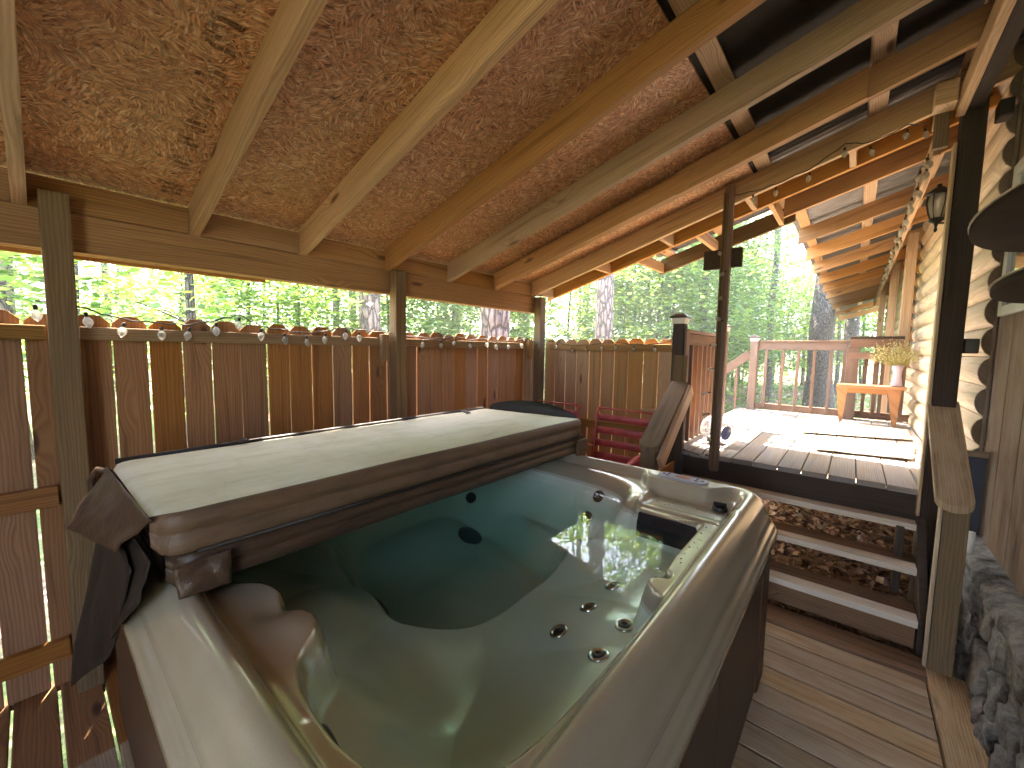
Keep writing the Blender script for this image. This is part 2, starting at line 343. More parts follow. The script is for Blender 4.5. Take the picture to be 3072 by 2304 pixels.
def box(name, lo, hi, mat, parent=None, bevel=.004, axis=None):
    lo, hi = Vector(lo), Vector(hi); s = hi-lo
    if axis is None: axis = max(range(3), key=lambda i: s[i])
    c = (lo+hi)/2; p0 = c.copy(); p1 = c.copy(); p0[axis] = lo[axis]; p1[axis] = hi[axis]
    if axis == 2: return board(name, p0, p1, s.x, s.y, mat, parent, up=(0, 1, 0), bevel=bevel)
    if axis == 0: return board(name, p0, p1, s.y, s.z, mat, parent, bevel=bevel)
    return board(name, p0, p1, s.x, s.z, mat, parent, bevel=bevel)
def prism(name, pts, axis, a, b, mat, parent=None, bevel=.002, grain=None, smooth=False):
    """extrude 2-D polygon along axis (0,1,2) from a to b. pts are in the other two axes, ascending order"""
    n = len(pts); V = []
    def put(p, t):
        if axis == 0: return (t, p[0], p[1])
        if axis == 1: return (p[0], t, p[1])
        return (p[0], p[1], t)
    V = [put(p, a) for p in pts]+[put(p, b) for p in pts]
    F = [tuple(range(n-1, -1, -1)), tuple(range(n, 2*n))]+[(i, (i+1) % n, n+(i+1) % n, n+i) for i in range(n)]
    u0, v0 = rng.random()*20, rng.random()*20
    g = axis if grain is None else grain; oth = [k for k in range(3) if k != g]
    uv = []
    for f in F:
        for i in f: uv.append((u0+V[i][g], v0+V[i][oth[0]]+V[i][oth[1]]*.9))
    o = mesh(name, V, F, mat, parent, uv, bevel=bevel, smooth=smooth)
    return o
def tube(name, pts, r, mat, parent=None, seg=8, cap=True, smooth=True):
    pts = [Vector(p) for p in pts]; n = len(pts); rr = r if isinstance(r, (list, tuple)) else [r]*n
    V = []; F = []; uv = []; prev = None; u0 = rng.random()*10; acc = 0
    for i, p in enumerate(pts):
        t = (pts[min(i+1, n-1)]-pts[max(i-1, 0)]).normalized()
        if prev is None: a = t.orthogonal().normalized()
        else: a = (prev-t*prev.dot(t)).normalized()
        prev = a; b = t.cross(a)
        for k in range(seg):
            an = 2*math.pi*k/seg; V.append(p+(a*math.cos(an)+b*math.sin(an))*rr[i])
    for i in range(n-1):
        L = (pts[i+1]-pts[i]).length
        for k in range(seg):
            F.append((i*seg+k, i*seg+(k+1) % seg, (i+1)*seg+(k+1) % seg, (i+1)*seg+k))
            c = 2*math.pi*rr[i]/seg
            uv += [(u0+acc, k*c), (u0+acc, (k+1)*c), (u0+acc+L, (k+1)*c), (u0+acc+L, k*c)]
        acc += L
    if cap:
        F += [tuple(range(seg-1, -1, -1)), tuple(range((n-1)*seg, n*seg))]; uv += [(0, 0)]*seg*2
    return mesh(name, V, F, mat, parent, uv, smooth=smooth)
def lathe(name, prof, c, mat, parent=None, seg=24, axis=Vector((0, 0, 1)), sx=1.0, sy=1.0):
    q = Vector((0, 0, 1)).rotation_difference(axis); V = []; F = []; n = len(prof); c = Vector(c)
    for r, z in prof:
        for k in range(seg):
            an = 2*math.pi*k/seg; V.append(c+q @ Vector((r*math.cos(an)*sx, r*math.sin(an)*sy, z)))
    for i in range(n-1):
        for k in range(seg): F.append((i*seg+k, i*seg+(k+1) % seg, (i+1)*seg+(k+1) % seg, (i+1)*seg+k))
    F += [tuple(range(seg-1, -1, -1)), tuple(range((n-1)*seg, n*seg))]
    return mesh(name, V, F, mat, parent, smooth=True)

# ---------------------------------------------------------------- roof
SL = .29
def zb(x): return 2.175+SL*(x+2.7)          # underside of rafters
RD = .155                                    # rafter depth (plumb)
roof = thing('porch_roof', 'open timber porch roof over the hot tub with strand board and corrugated metal', 'roof', (0, 2, 0))
def rafter(y, x0, x1, mat, w=.043, dz=0.0, name='rafter', depth=RD):
    return board(name, (x0, y, zb(x0)+depth/2+dz), (x1, y, zb(x1)+depth/2+dz), w, depth, mat, roof, ends='plumb', nseg=4, wob=.0015)
for y in (-2.98, -2.39, -1.81): rafter(y, -2.735, 1.25, M['rafter'])  # unseen rafters of the roof lengthened to cut light from behind
for i, y in enumerate((-1.22, -.62, .0, .59, 1.14, 1.75, 2.35, 2.93, 3.53)):
    rafter(y, -2.735, 1.25, M['rafter'] if i not in (5, 7) else M['rafter_red'])
rafter(2.93-.041, -1.0, -.04, M['rafter_red'], dz=-.012)
board('rafter', (-2.65, 2.885, zb(-2.65)+.06), (-.04, 2.885, zb(-.04)+.06), .036, .13, M['rafter_red'], roof, ends='plumb')
rafter(3.865, -2.735, 1.25, M['rafter_red'], depth=.135)
rafter(4.58, -1.72, -.5, M['post'], name='fascia_board')
for y in (4.34, 5.49, 6.48, 7.6, 8.8, 10.0, 11.1, 12.4, 13.8, 16.2, 18.7):
    rafter(y, -.56, 1.25, M['rafter_red'] if y > 4.5 else M['rafter_red'])
# outlooker blocks between the gable rafters
for x in (-2.66, -1.97, -1.35, -.70, -.1, .3):
    box('outlooker_block', (x-.019, 3.552, zb(x)+.003), (x+.019, 3.845, zb(x)+.10), M['rafter'], roof)
for x in (-1.69, -1.15, -.6):
    board('outlooker_block', (x, 3.886, zb(x)+.055), (x, 4.558, zb(x)+.055), .036, .10, M['rafter'], roof)
# purlins (flat boards over the rafters where there is no sheathing)
for x, y0, y1 in ((-.595, -3.0, 4.62), (.005, -3.0, 19.0), (.40, -3.0, 19.0), (.85, -3.0, 19.0), (-.50, 4.64, 19.0), (-1.6, 3.9, 4.62), (-1.1, 3.9, 4.62)):
    z = zb(x)+RD+.003
    board('purlin', (x, y0, z+.017), (x, y1, z+.017), .09, .034, M['rafter'], roof, up=(-SL, 0, 1), nseg=8)
# sheathing
def sheet(name, x0, x1, y0, y1, off, th, mat, uvk=1.0):
    V = []; 
    for dz in (0, th):
        for x, y in ((x0, y0), (x1, y0), (x1, y1), (x0, y1)): V.append((x, y, zb(x)+RD+off+dz))
    uv = [(V[i][1]*uvk, V[i][0]*uvk) for f in BOXF for i in f]
    return mesh(name, V, BOXF, mat, roof, uv)
sheet('strand_board_panel', -2.76, -.665, -3.05, 1.14, .002, .012, M['osb'])
sheet('strand_board_panel', -2.76, -.665, 1.143, 3.56, .002, .012, M['osb'])
sheet('roofing_felt', -2.78, -.60, -3.05, 3.60, .016, .003, M['tar'])
sheet('roofing_felt', -.60, 1.25, -3.05, 3.40, .040, .003, M['tar'])
def corrugated(x0, x1, y0, y1, off=.062):
    V = []; F = []; n = int((y1-y0)/.0085); m = 6
    for i in range(n+1):
        y = y0+(y1-y0)*i/n; dz = .013*math.sin(2*math.pi*y/.068)
        for j in range(m+1):
            x = x0+(x1-x0)*j/m; V.append((x, y, zb(x)+RD+off+dz))
    for i in range(n):
        for j in range(m): a = i*(m+1)+j; F.append((a, a+1, a+m+2, a+m+1))
    return mesh('metal_sheet', V, F, M['metal'], roof, smooth=True)
corrugated(-2.94, 1.3, -3.1, 3.93); corrugated(-1.76, 1.3, 3.93, 4.64); corrugated(-.60, 1.3, 4.64, 19.2)  # first sheet's eave reaches further out, unseen, to stop sun on the cover
# ink stamps printed on the board
for (x0, x1, y0, y1) in ((-1.74, -1.60, .42, .515), (-1.90, -1.80, .43, .52), (-2.04, -1.96, .44, .52), (-2.17, -2.10, .45, .52), (-2.28, -2.21, .44, .52), (-2.44, -2.34, .45, .52), (-2.66, -2.55, .45, .525), (-1.585, -1.55, .47, .50)):
    V = [(x, y, zb(x)+RD+.0005) for x, y in ((x0, y0), (x0, y1), (x1, y1), (x1, y0))]
    mesh('ink_stamp', V, [(0, 1, 2, 3)], M['stamp'], roof, uv=[(v[1], v[0]) for v in V])
# header, blocking, trim
board('header_beam', (-2.725, -3.05, 2.09), (-2.725, 3.62, 2.09), .04, .17, M['beam'], roof, nseg=8, wob=.001)
board('header_beam', (-2.765, -3.05, 2.085), (-2.765, 3.60, 2.085), .038, .165, M['beam'], roof)
ys = [-2.98, -2.39, -1.81, -1.22, -.62, .0, .59, 1.14, 1.75, 2.35, 2.93, 3.53]
for a_, b_ in zip(ys[:-1], ys[1:]):
    box('blocking', (-2.742, a_+.021, 2.178), (-2.704, b_-.021, 2.31), M['beam'], roof)
box('drip_trim', (-2.80, -3.05, 1.985), (-2.786, .95, 2.12), M['rafter_red'], roof)
# posts
def post(name, x, y, z0, z1, s=.09, mat=None, par=None, sy=None):
    return board(name, (x, y, z0), (x, y, z1), s, sy or s, mat or M['post'], par or roof, up=(0, 1, 0), bevel=.006, nseg=5, wob=.002)
post('roof_post', -2.655, .095, -.05, 2.235); post('roof_post', -2.655, 1.80, -.05, 2.172); post('roof_post', -2.655, 3.60, -.05, 2.172)
post('roof_post', .42, 3.50, -.2, 3.06, .10, M['dark'])
box('post_trim', (.352, 3.46, .62), (.367, 3.55, 2.82), M['log'], roof)
box('hanger_board', (.262, 3.44, 2.80), (.325, 3.48, 3.17), M['post'], roof)
post('roof_post', -.80, 3.462, .665, 2.86, .062, M['stain'], sy=.05)
box('post_batten', (-.832, 3.415, .69), (-.80, 3.433, 2.80), M['post'], roof)
box('cross_board', (-.97, 3.490, 2.255), (-.70, 3.53, 2.40), M['dark'], roof)
board('header_beam', (.36, -3.05, 3.0), (.36, 3.44, 3.0), .038, .11, M['rafter'], roof)
board('header_beam', (.415, -3.05, 3.01), (.415, 3.44, 3.01), .065, .09, M['dark'], roof)
board('header_beam', (.295, 3.56, 2.87), (.295, 14, 2.93), .038, .14, M['rafter'], roof)
box('corner_block', (.245, 3.30, 2.98), (.335, 3.42, 3.10), M['rafter'], roof)
for x, y, zt in ((.44, 6.93, 3.08), (.40, 8.95, 3.06), (.36, 11.5, 3.05)): post('roof_post', x, y, -.3, zt, .10, M['rafter'])

# ---------------------------------------------------------------- fences
def picket(parent, along, c, w, fix, z0, z1, mat, th=.016):
    """dog-eared picket, along = 'x' or 'y'"""
    hw = w/2; e = .035; t = rng.uniform(-.003, .003)
    pr = [(c-hw, z0), (c+hw, z0), (c+hw+t, z1-e), (c+hw-e+t, z1), (c-hw+e+t, z1), (c-hw+t, z1-e)]
    if along == 'y': return prism('picket', pr, 0, fix-th, fix, mat, parent, bevel=.0015, grain=2)
    return prism('picket', pr, 1, fix, fix+th, mat, parent, bevel=.0015, grain=2)
fl = thing('picket_fence', 'long cedar picket fence running behind the hot tub on the left', 'fence', (-2.76, 1.8, 0))
gl = [-1.54, -1.40, -1.26, -1.12, -.98, -.84, -.70, -.56, -.43, -.29, -.157, -.02, .115, .252, .385, .52, .65, .79, .93, 1.06, 1.20, 1.34, 1.48, 1.615, 1.76, 1.90, 2.04, 2.18, 2.32, 2.45, 2.59, 2.74, 2.88, 3.03, 3.17, 3.31, 3.45, 3.59, 3.735]
for a_, b_ in zip(gl[:-1], gl[1:]):
    g = rng.choice((.004, .006, .007)) if b_ > 1.9 else rng.choice((.006, .009))
    picket(fl, 'y', (a_+b_)/2, b_-a_-g, -2.748, -.03, (1.730 if b_ > -.25 else 1.985)+rng.uniform(-.008, .008), M['picket'])  # unseen near pickets made taller to block light
for z0, z1 in ((1.612, 1.674), (.865, .955), (.14, .23)):
    for y0, y1 in ((-1.46, .045), (.145, 1.745), (1.85, 3.552)):
        box('fence_rail', (-2.745, y0, z0), (-2.705, y1, z1), M['rail' if z0 > 1 else 'picket'], fl)
for y in (1.70, 3.47): box('rail_block', (-2.703, y-.03, 1.50), (-2.665, y+.03, 1.70), M['rail'], fl)
fr = thing('picket_fence', 'short weathered picket fence facing the camera behind the red chair', 'fence', (-1.95, 3.76, 0))
gr = [-2.69, -2.55, -2.41, -2.27, -2.12, -1.98, -1.835, -1.69, -1.54, -1.395, -1.25, -1.13]
for a_, b_ in zip(gr[:-1], gr[1:]):
    picket(fr, 'x', (a_+b_)/2, b_-a_-rng.choice((.005, .008)), 3.76, .02, 1.726+rng.uniform(-.008, .008), M['picket_pale'])
for z0, z1 in ((1.605, 1.672), (.80, .89)): box('fence_rail', (-2.60, 3.72, z0), (-1.22, 3.757, z1), M['rail'], fr)
prism('ledge_board', [(-1.48, 3.60), (-1.20, 3.60), (-1.20, 3.72), (-1.40, 3.72)], 2, 1.045, 1.075, M['picket_pale'], fr)

fb = thing('light_block_wall', 'unseen board wall added behind the viewer to block light at the near end of the hot tub shelter', 'wall', (-1, -1.5, 0))  # out-of-view wall added to keep light off the near left
x = -2.70
while x < -.38: box('light_block_board', (x+.002, -1.52, -.03), (x+.182, -1.50, zb(x+.09)+.02), M['picket'], fb, axis=2); x += .185
for z0, z1 in ((1.9, 1.99), (.80, .89)): box('light_block_rail', (-2.70, -1.497, z0), (-.35, -1.46, z1), M['rail'], fb)
# ---------------------------------------------------------------- lower deck
ld = thing('wooden_deck', 'dusty low deck of boards that the hot tub stands on', 'deck', (-1, 1, -.1))
y = 2.765; k = 0
while y > -3.0:
    board('deck_board', (-2.80, y-.067, -.019), (-2.152, y-.067, -.019), .1285, .038, M['picket'], ld, bevel=.004)
    board('deck_board', (-2.148, y-.067, -.019), (.372, y-.067, -.019), .127, .038, M['deck_low'], ld, bevel=.004); y -= .1385
board('edge_board', (.455, -3.0, -.010), (.455, 2.88, -.010), .15, .04, M['deck_low'], ld)
board('kick_board', (-1.3, 2.86, -.004), (.38, 2.86, -.004), .175, .04, M['tread_shade_brown'], ld)
board('deck_board', (-2.72, 3.25, -.019), (-1.1, 3.25, -.019), .8, .038, M['deck_low'], ld)
for y in (-1.1, .2, 1.5, 2.7): box('joist', (-2.7, y-.02, -.2), (.5, y+.02, -.045), M['dark'], ld)

# ---------------------------------------------------------------- steps
st = thing('deck_steps', 'open wooden steps with light and shade coloured into the treads rising from the low deck', 'steps', (-.4, 3.2, 0))
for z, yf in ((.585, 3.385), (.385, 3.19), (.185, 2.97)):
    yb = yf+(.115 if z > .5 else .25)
    board('tread', (-1.12, yf+.05, z-.019), (.352, yf+.05, z-.019), .098, .038, M['tread_lit_pale'], st)  # front strip coloured as lit, back strip as shaded
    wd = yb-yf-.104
    board('tread_back', (-1.12, yb-wd/2, z-.021), (.352, yb-wd/2, z-.021), max(.02, wd-.002), .036, M['tread_shade_brown'], st)
board('riser', (-1.12, 3.06, .07), (.352, 3.06, .07), .03, .15, M['tread_shade_brown'], st, up=(0, 0, 1))
for x, mt in ((.362, 'dark'), (-1.13, 'dark'), (.30, 'log_end')):
    if x == .30:
        box('cleat', (.262, 3.34, .16), (.30, 3.40, .56), M['dark'], st); continue
    prism('stringer', [(2.99, -.02), (3.50, -.02), (3.50, .62), (3.40, .60), (2.99, .20)], 0, x-.008, x+.03, M[mt], st)

# ---------------------------------------------------------------- upper deck
ud = thing('raised_deck', 'sunlit raised deck of wide grey boards beside the log wall', 'deck', (-.3, 5.2, .7))
xs = np.linspace(-1.14, .54, 11)
xs = [-1.30, -1.155, -1.0, -.84, -.685, -.54, -.385, -.24, -.09, .06, .21, .36, .55]
for i, (a_, b_) in enumerate(zip(xs[:-1], xs[1:])):
    y0 = 3.50+rng.uniform(-.008, .004)
    for s0, s1 in ((y0, 5.25 if i % 2 else 6.9), (5.256, 6.9)):
        if i % 2 == 0 and s0 > 5: continue
        board('deck_board', ((a_+b_)/2, s0, .761+rng.uniform(-.002, .002)), ((a_+b_)/2, s1, .761), b_-a_-.007, .038, M['deck_grey'], ud, nseg=4)
board('fascia', (-1.14, 3.535, .655), (.56, 3.535, .655), .035, .17, M['dark'], ud)
board('fascia', (-1.30, 3.55, .655), (-1.30, 6.9, .655), .035, .17, M['stain'], ud)
board('fascia', (-1.3, 6.90, .655), (.56, 6.90, .655), .035, .17, M['stain'], ud)
for y in (4.4, 5.6): box('joist', (-1.28, y-.02, .58), (.54, y+.02, .735), M['dark'], ud)
for x, y in ((-1.2, 6.8), (.45, 6.8), (-1.2, 5.1), (.47, 3.62)): post('deck_post', x, y, -.4, .57, .09, M['stain'], ud)

# railings ------------------------------------------------------
def cap_light(x, y, z, par, s=.135):
    lathe('cap_lens', [(s*.46, 0), (s*.50, .0), (s*.62, .045), (s*.62, .047)], (x, y, z), M['capw'], par, seg=4, axis=Vector((0, 0, 1)))
    lathe('cap_top', [(s*.72, .047), (s*.74, .055), (s*.70, .062), (s*.25, .088), (.002, .09)], (x, y, z), M['cap'], par, seg=4)
def fix_caps():
    for o in C.objects:
        if o.name.startswith(('cap_lens', 'cap_top')):
            me = o.data; me.polygons.foreach_set("use_smooth", [False]*len(me.polygons))
            c = sum((v.co for v in me.vertices), Vector())/len(me.vertices)
            me.transform(Matrix.Translation(c) @ Matrix.Rotation(R(45), 4, 'Z') @ Matrix.Translation(-c))
lr = thing('deck_railing', 'brown deck railing seen end on, beside the thin light-strung post', 'railing', (-1.17, 4.3, .78))
post('post', -1.165, 3.62, .3, 1.845, .095, M['dark'], lr); cap_light(-1.165, 3.62, 1.845, lr)
post('post', -1.165, 5.12, .6, 1.845, .09, M['stain'], lr); cap_light(-1.165, 5.12, 1.845, lr)
box('post_face', (-1.112, 3.575, .5), (-1.094, 3.665, 1.80), M['stain'], lr)
box('top_rail', (-1.18, 3.672, 1.67), (-1.14, 5.07, 1.77), M['stain'], lr); box('rail_cap', (-1.215, 3.672, 1.773), (-1.115, 5.07, 1.80), M['stain'], lr)
box('bottom_rail', (-1.18, 3.672, .84), (-1.14, 5.07, .93), M['stain'], lr)
for y in np.arange(3.80, 5.0, .145): box('baluster', (-1.137, y-.019, .80), (-1.10, y+.019, 1.668), M['stain'], lr)
br = thing('deck_railing', 'brown railing along the far edge of the sunlit deck', 'railing', (-.4, 6.85, .78))
post('post', -1.13, 6.84, .3, 1.78, .095, M['stain'], br); cap_light(-1.13, 6.84, 1.78, br)
box('top_rail', (-1.078, 6.83, 1.66), (-.082, 6.87, 1.765), M['stain'], br); box('rail_cap', (-1.078, 6.80, 1.768), (-.03, 6.90, 1.79), M['stain'], br)
box('bottom_rail', (-1.078, 6.83, .80), (.55, 6.87, .885), M['stain'], br)
for x in (-.97, -.775, -.60, -.42, -.24, -.10, .115, .21, .27, .46): 
    board('baluster', (x+rng.uniform(-.006, .006), 6.812, .84), (x+rng.uniform(-.006, .006), 6.812, 1.655), .036, .03, M['stain'], br, up=(0, 1, 0))
post('post', -.02, 6.77, .78, 1.70, .12, M['stain'], br)
box('cross_board', (-.06, 6.70, 1.70), (.44, 6.74, 1.80), M['stain'], br); box('cross_board', (-.06, 6.70, 1.555), (.44, 6.74, 1.635), M['stain'], br)
box('rail_cap', (-.06, 6.69, 1.803), (.44, 6.80, 1.835), M['dark'], br)
sr = thing('stair_railing', 'sloped brown handrail leading down off the far side of the deck', 'railing', (-1.3, 6.85, .5))
board('hand_rail', (-1.18, 6.845, 1.60), (-2.2, 6.845, .78), .04, .12, M['stain'], sr)
for x in (-1.34, -1.62, -1.9): box('baluster', (x-.018, 6.80, -.2), (x+.018, 6.822, 1.50+(x+1.2)*.8), M['stain'], sr)
post('post', -2.2, 6.84, -.3, .95, .09, M['stain'], sr)
# step handrails
def step_rail(x, w, label, cap, zt, zl, yl, newel):
    t = thing('step_handrail', label, 'handrail', (x, 3.1, 0))
    # cap plank with rounded lower end
    n = 7; pts = [(x-w/2, 3.50), (x-w/2, yl+.03)]
    for i in range(1, n): an = math.pi*i/n; pts.append((x-w/2*math.cos(an), yl+.03-.045*math.sin(an)))
    pts += [(x+w/2, yl+.03), (x+w/2, 3.50)]
    zz = lambda y: zl+(y-yl)*(zt-zl)/(3.50-yl)
    V = [(p[0], p[1], zz(p[1])) for p in pts]+[(p[0], p[1], zz(p[1])-.038) for p in pts]; m = len(pts)
    F = [tuple(range(m)), tuple(range(2*m-1, m-1, -1))]+[((i+1) % m, i, m+i, m+(i+1) % m) for i in range(m)]
    mesh('rail_plank', V, F, cap, t, uv=[(V[i][1]*1.3+V[i][2]*.5, V[i][0]) for f in F for i in f], bevel=.004)
    return t, zz
t, zz = step_rail(-1.105, .148, 'sloping handrail plank on a newel beside the red chair', M['post'], 1.36, .925, 2.85, None)
box('newel_post', (-1.165, 2.865, -.04), (-1.055, 2.955, .878), M['post'], t)
box('upright', (-1.172, 3.505, 1.0), (-1.06, 3.555, 1.575), M['post'], t)
board('side_board', (-1.018, 2.87, .80), (-1.018, 3.50, 1.30), .035, .10, M['rafter'], t)
for yy, zt_ in ((3.42, 1.2),): box('stringer_board', (-1.17, yy, -.04), (-1.04, yy+.05, zt_), M['dark'], t)
box('side_panel', (-1.10, 3.00, -.04), (-1.085, 3.40, .70), M['picket'], t)
t, zz = step_rail(.418, .135, 'grey sloping handrail plank on a newel against the tall dark post', M['tread_shade_brown'], 1.34, .895, 2.84, None)
bpy.data.objects[t.children[0].name].data.materials[0] = M['deck_low']
box('newel_post', (.385, 2.865, -.01), (.475, 2.955, .85), M['post'], t)
box('side_board', (.369, 2.865, -.01), (.383, 2.90, .85), M['log'], t)

# ---------------------------------------------------------------- cabin wall
cb = thing('cabin_wall', 'log and board sided cabin wall on a rough stone base', 'wall', (.6, 5, 0))
P = .172
for k in range(15):
    z0 = 1.602-P*5+k*P-.0
    if z0 > 3.25: continue
    n = 8; pr = [(.62, z0+.002)]+[(.586-.042*math.sin(math.pi*i/n)**.6, z0+.002+(P-.004)*i/n) for i in range(0, n+1)]+[(.62, z0+P-.002)]
    prism('log', pr, 1, 3.515, 7.35, M['log'], cb, bevel=0, smooth=False)
    if k > 3: prism('log', pr, 1, 8.35, 15, M['log'], cb, bevel=0)
    else: prism('log', pr, 1, 7.352, 15, M['log'], cb, bevel=0)
    pe = [(.614, z0+.004)]+[(.588-.042*math.sin(math.pi*i/n)**.6, z0+.004+(P-.008)*i/n) for i in range(0, n+1)]+[(.614, z0+P-.004)]
    prism('log_end', pe, 1, 3.505, 3.514, M['log_end'], cb, bevel=0)
box('wall_core', (.622, 3.5, -.3), (.75, 15, 3.4), M['mortar_dark'], cb, bevel=0)
zz0 = 1.602-P*5
y = 3.50; k = 0
for yb in (3.20, 2.90, 2.60, 2.30, 2.0, 1.7, 1.4, 1.1, .8, .5, .2, -.1, -.4, -.7, -1.0, -1.3):
    box('siding_board', (.600, yb+.006, .56), (.62, y-.006, 3.3), M['siding'], cb, bevel=.005); y = yb
box('wall_core', (.612, -1.3, .56), (.70, 3.499, 3.3), M['mortar_dark'], cb, bevel=0)
box('corner_trim', (.582, 3.49, .90), (.598, 3.503, 3.2), M['siding'], cb)
box('sill_board', (.48, 3.36, 1.045), (.60, 3.40, 1.075), M['siding'], cb)
box('sill_void', (.485, 3.375, .52), (.597, 3.395, 1.043), M['navy'], cb)  # dark sheet standing in for the unlit void below the sill board
# door/window jamb with scalloped logs
for y0 in (7.37, 8.30):
    for k in range(9):
        z0 = 1.602-P+k*P
        pr = [(.60-.085*math.sin(math.pi*i/6)**.6, z0+.004+(P-.008)*i/6) for i in range(7)]+[(.61, z0+P-.004), (.61, z0+.004)]
        prism('jamb_log', pr, 1, y0, y0+.045, M['rafter_red'], cb, bevel=0)
wf = box('window_frame', (.585, 8.28, 1.6), (.60, 8.298, 2.95), M['stain'], cb)
box('window_pane', (.605, 7.42, 1.5), (.612, 8.28, 2.97), M['pane'], cb)
# near window
for lo, hi in (((.572, 2.10, 1.82), (.598, 2.16, 2.60)), ((.572, 3.32, 1.82), (.598, 3.385, 2.60)), ((.572, 2.162, 1.82), (.598, 3.318, 1.87)), ((.572, 2.162, 2.54), (.598, 3.318, 2.60))):
    box('window_frame', lo, hi, M['whitep'], cb)
box('window_pane', (.588, 2.162, 1.872), (.594, 3.318, 2.538), M['pane'], cb)
# stone base
def blob(name, c, s, mat, parent, seed, rough=.18):
    import bmesh
    bm = bmesh.new(); bmesh.ops.create_icosphere(bm, subdivisions=4, radius=1)
    from mathutils import noise as mn
    for v in bm.verts:
        p = v.co.copy(); q = Vector([math.copysign(abs(t)**.62, t) for t in p])
        n = mn.fractal(p*1.3+Vector((seed*3.1, seed, 0)), 1.0, 2.0, 4)
        v.co = Vector((q.x*s[0], q.y*s[1], q.z*s[2]))*(1+rough*n)
    me = bpy.data.meshes.new(name); bm.to_mesh(me); bm.free(); me.materials.append(mat)
    me.polygons.foreach_set("use_smooth", [True]*len(me.polygons))
    me.transform(Matrix.Translation(c)); o = bpy.data.objects.new(name, me); C.objects.link(o); o.parent = parent; o.matrix_parent_inverse = Matrix.Translation(-parent.location)
    return o
V = []; F = []; n = 160
from mathutils import noise as mn
for i in range(n+1):
    y = -1.3+4.72*i/n; w_ = .012*mn.noise(Vector((y*7, 0, 0)))+.01*mn.noise(Vector((y*23, 3, 0)))
    for (x, z) in ((.60, .605), (.555+w_, .595), (.515+w_, .56+w_), (.508+w_, .52), (.55, .49)): V.append((x, y, z))
for i in range(n):
    for j in range(4): a = i*5+j; F.append((a, a+5, a+6, a+1))
mesh('stone_ledge', V, F, M['mortar'], cb, smooth=True)
box('base_mortar', (.575, -1.3, -.3), (.62, 3.45, .50), M['mortar_dark'], cb, bevel=0)
sd = 0
for row, (z, h) in enumerate(((.40, .11), (.20, .105), (.02, .11))):
    y = 3.40-row*.13
    while y > -.4:
        L = rng.uniform(.13, .27); sd += 1
        blob('base_stone', Vector((.575+rng.uniform(-.01, .015), y-L/2, z+rng.uniform(-.02, .02))), (.055+rng.uniform(0, .02), L*.54, h*1.02), M['stone'], cb, sd, .28); y -= L+.012
tube('pipe_stub', [(.515, 3.05, .60), (.515, 3.05, .71)], .014, M['capw'], cb)

# wall shelves, lamps, boxes
def shelf(label, x0, y0, y1, z, depth, th=.02, bracket=True):
    t = thing('wall_shelf', label, 'shelf', (.6, (y0+y1)/2, z))
    r = (y1-y0)/2; n = 24; pts = [(.60, y0), (.60, y1)]
    pts = [(.597, y0)]+[(.597-depth*math.sin(math.pi*i/n), (y0+y1)/2-r*math.cos(math.pi*i/n)) for i in range(n+1)]+[(.597, y1)]
    prism('shelf_board', pts[1:-1], 2, z, z+th, M['shelf'], t, bevel=.003, grain=1)
    pe_ = [(.597-(depth+.004)*math.sin(math.pi*i/n), (y0+y1)/2-(r+.004)*math.cos(math.pi*i/n)) for i in range(n+1)]
    prism('shelf_edge', pe_, 2, z+th+.0005, z+th+.005, M['tread_lit_pale'], t, bevel=0)
    box('edge_trim', (.590, y0+.02, z-.012), (.597, y1-.02, z-.002), M['siding'], t)
    if bracket: prism('shelf_bracket', [(.597-depth*.6, z-.004), (.597, z-.004), (.597, z-.14)], 1, (y0+y1)/2-.012, (y0+y1)/2+.012, M['whitep'], t)
shelf('large dark half round shelf high on the siding', .6, 1.38, 2.78, 2.05, .317)
shelf('small dark half round shelf below the larger one', .6, 1.15, 2.66, 1.82, .27)
def lantern(x, y, z, label, s=1.0, arm=True):
    t = thing('wall_lantern', label, 'lantern', (x, y, z))
    lathe('lantern_glass', [(.028*s, 0), (.040*s, .04*s), (.050*s, .10*s), (.048*s, .15*s)], (x, y, z), M['bulb'], t, seg=6)
    lathe('lantern_roof', [(.062*s, .15*s), (.064*s, .158*s), (.035*s, .19*s), (.012*s, .20*s), (.012*s, .215*s)], (x, y, z), M['iron'], t, seg=6)
    lathe('lantern_base', [(.004, -.085*s), (.010*s, -.07*s), (.006*s, -.055*s), (.012*s, -.03*s), (.038*s, -.012*s), (.036*s, .002*s)], (x, y, z), M['iron'], t, seg=12)
    for k in range(6):
        a = 2*math.pi*k/6; c, s_ = math.cos(a), math.sin(a)
        tube('lantern_rib', [(x+.030*s*c, y+.030*s*s_, z), (x+.043*s*c, y+.043*s*s_, z+.04*s), (x+.053*s*c, y+.053*s*s_, z+.10*s), (x+.051*s*c, y+.051*s*s_, z+.15*s)], .003*s, M['iron'], t, seg=5)
    if arm: tube('lantern_arm', [(x+.01, y, z-.03*s), (x+.05, y, z-.035*s)], .006, M['iron'], t)
lantern(.325, 3.62, 2.44, 'black glass lantern hung on the tall dark post', .95)
lantern(.25, 7.6, 1.68, 'tiny black lantern beyond the deck railing', .9, False)
tube('lantern_pole', [(.25, 7.62, -.3), (.25, 7.62, 1.62)], .012, M['iron'], bpy.data.objects['wall_lantern.001'])
def jbox(lo, hi, label):
    t = thing('utility_box', label, 'box', lo); box('box_body', lo, hi, M['dark'], t, bevel=.006)
    c = [(a+b)/2 for a, b in zip(lo, hi)]; box('box_lid', (lo[0]+.006, lo[1]-.005, lo[2]+.006), (hi[0]-.006, lo[1]-.0005, hi[2]-.006), M['iron'], t, bevel=.002)
jbox((.473, 3.465, 1.62), (.535, 3.52, 1.705), 'dark box fixed to the tall post at rail height')
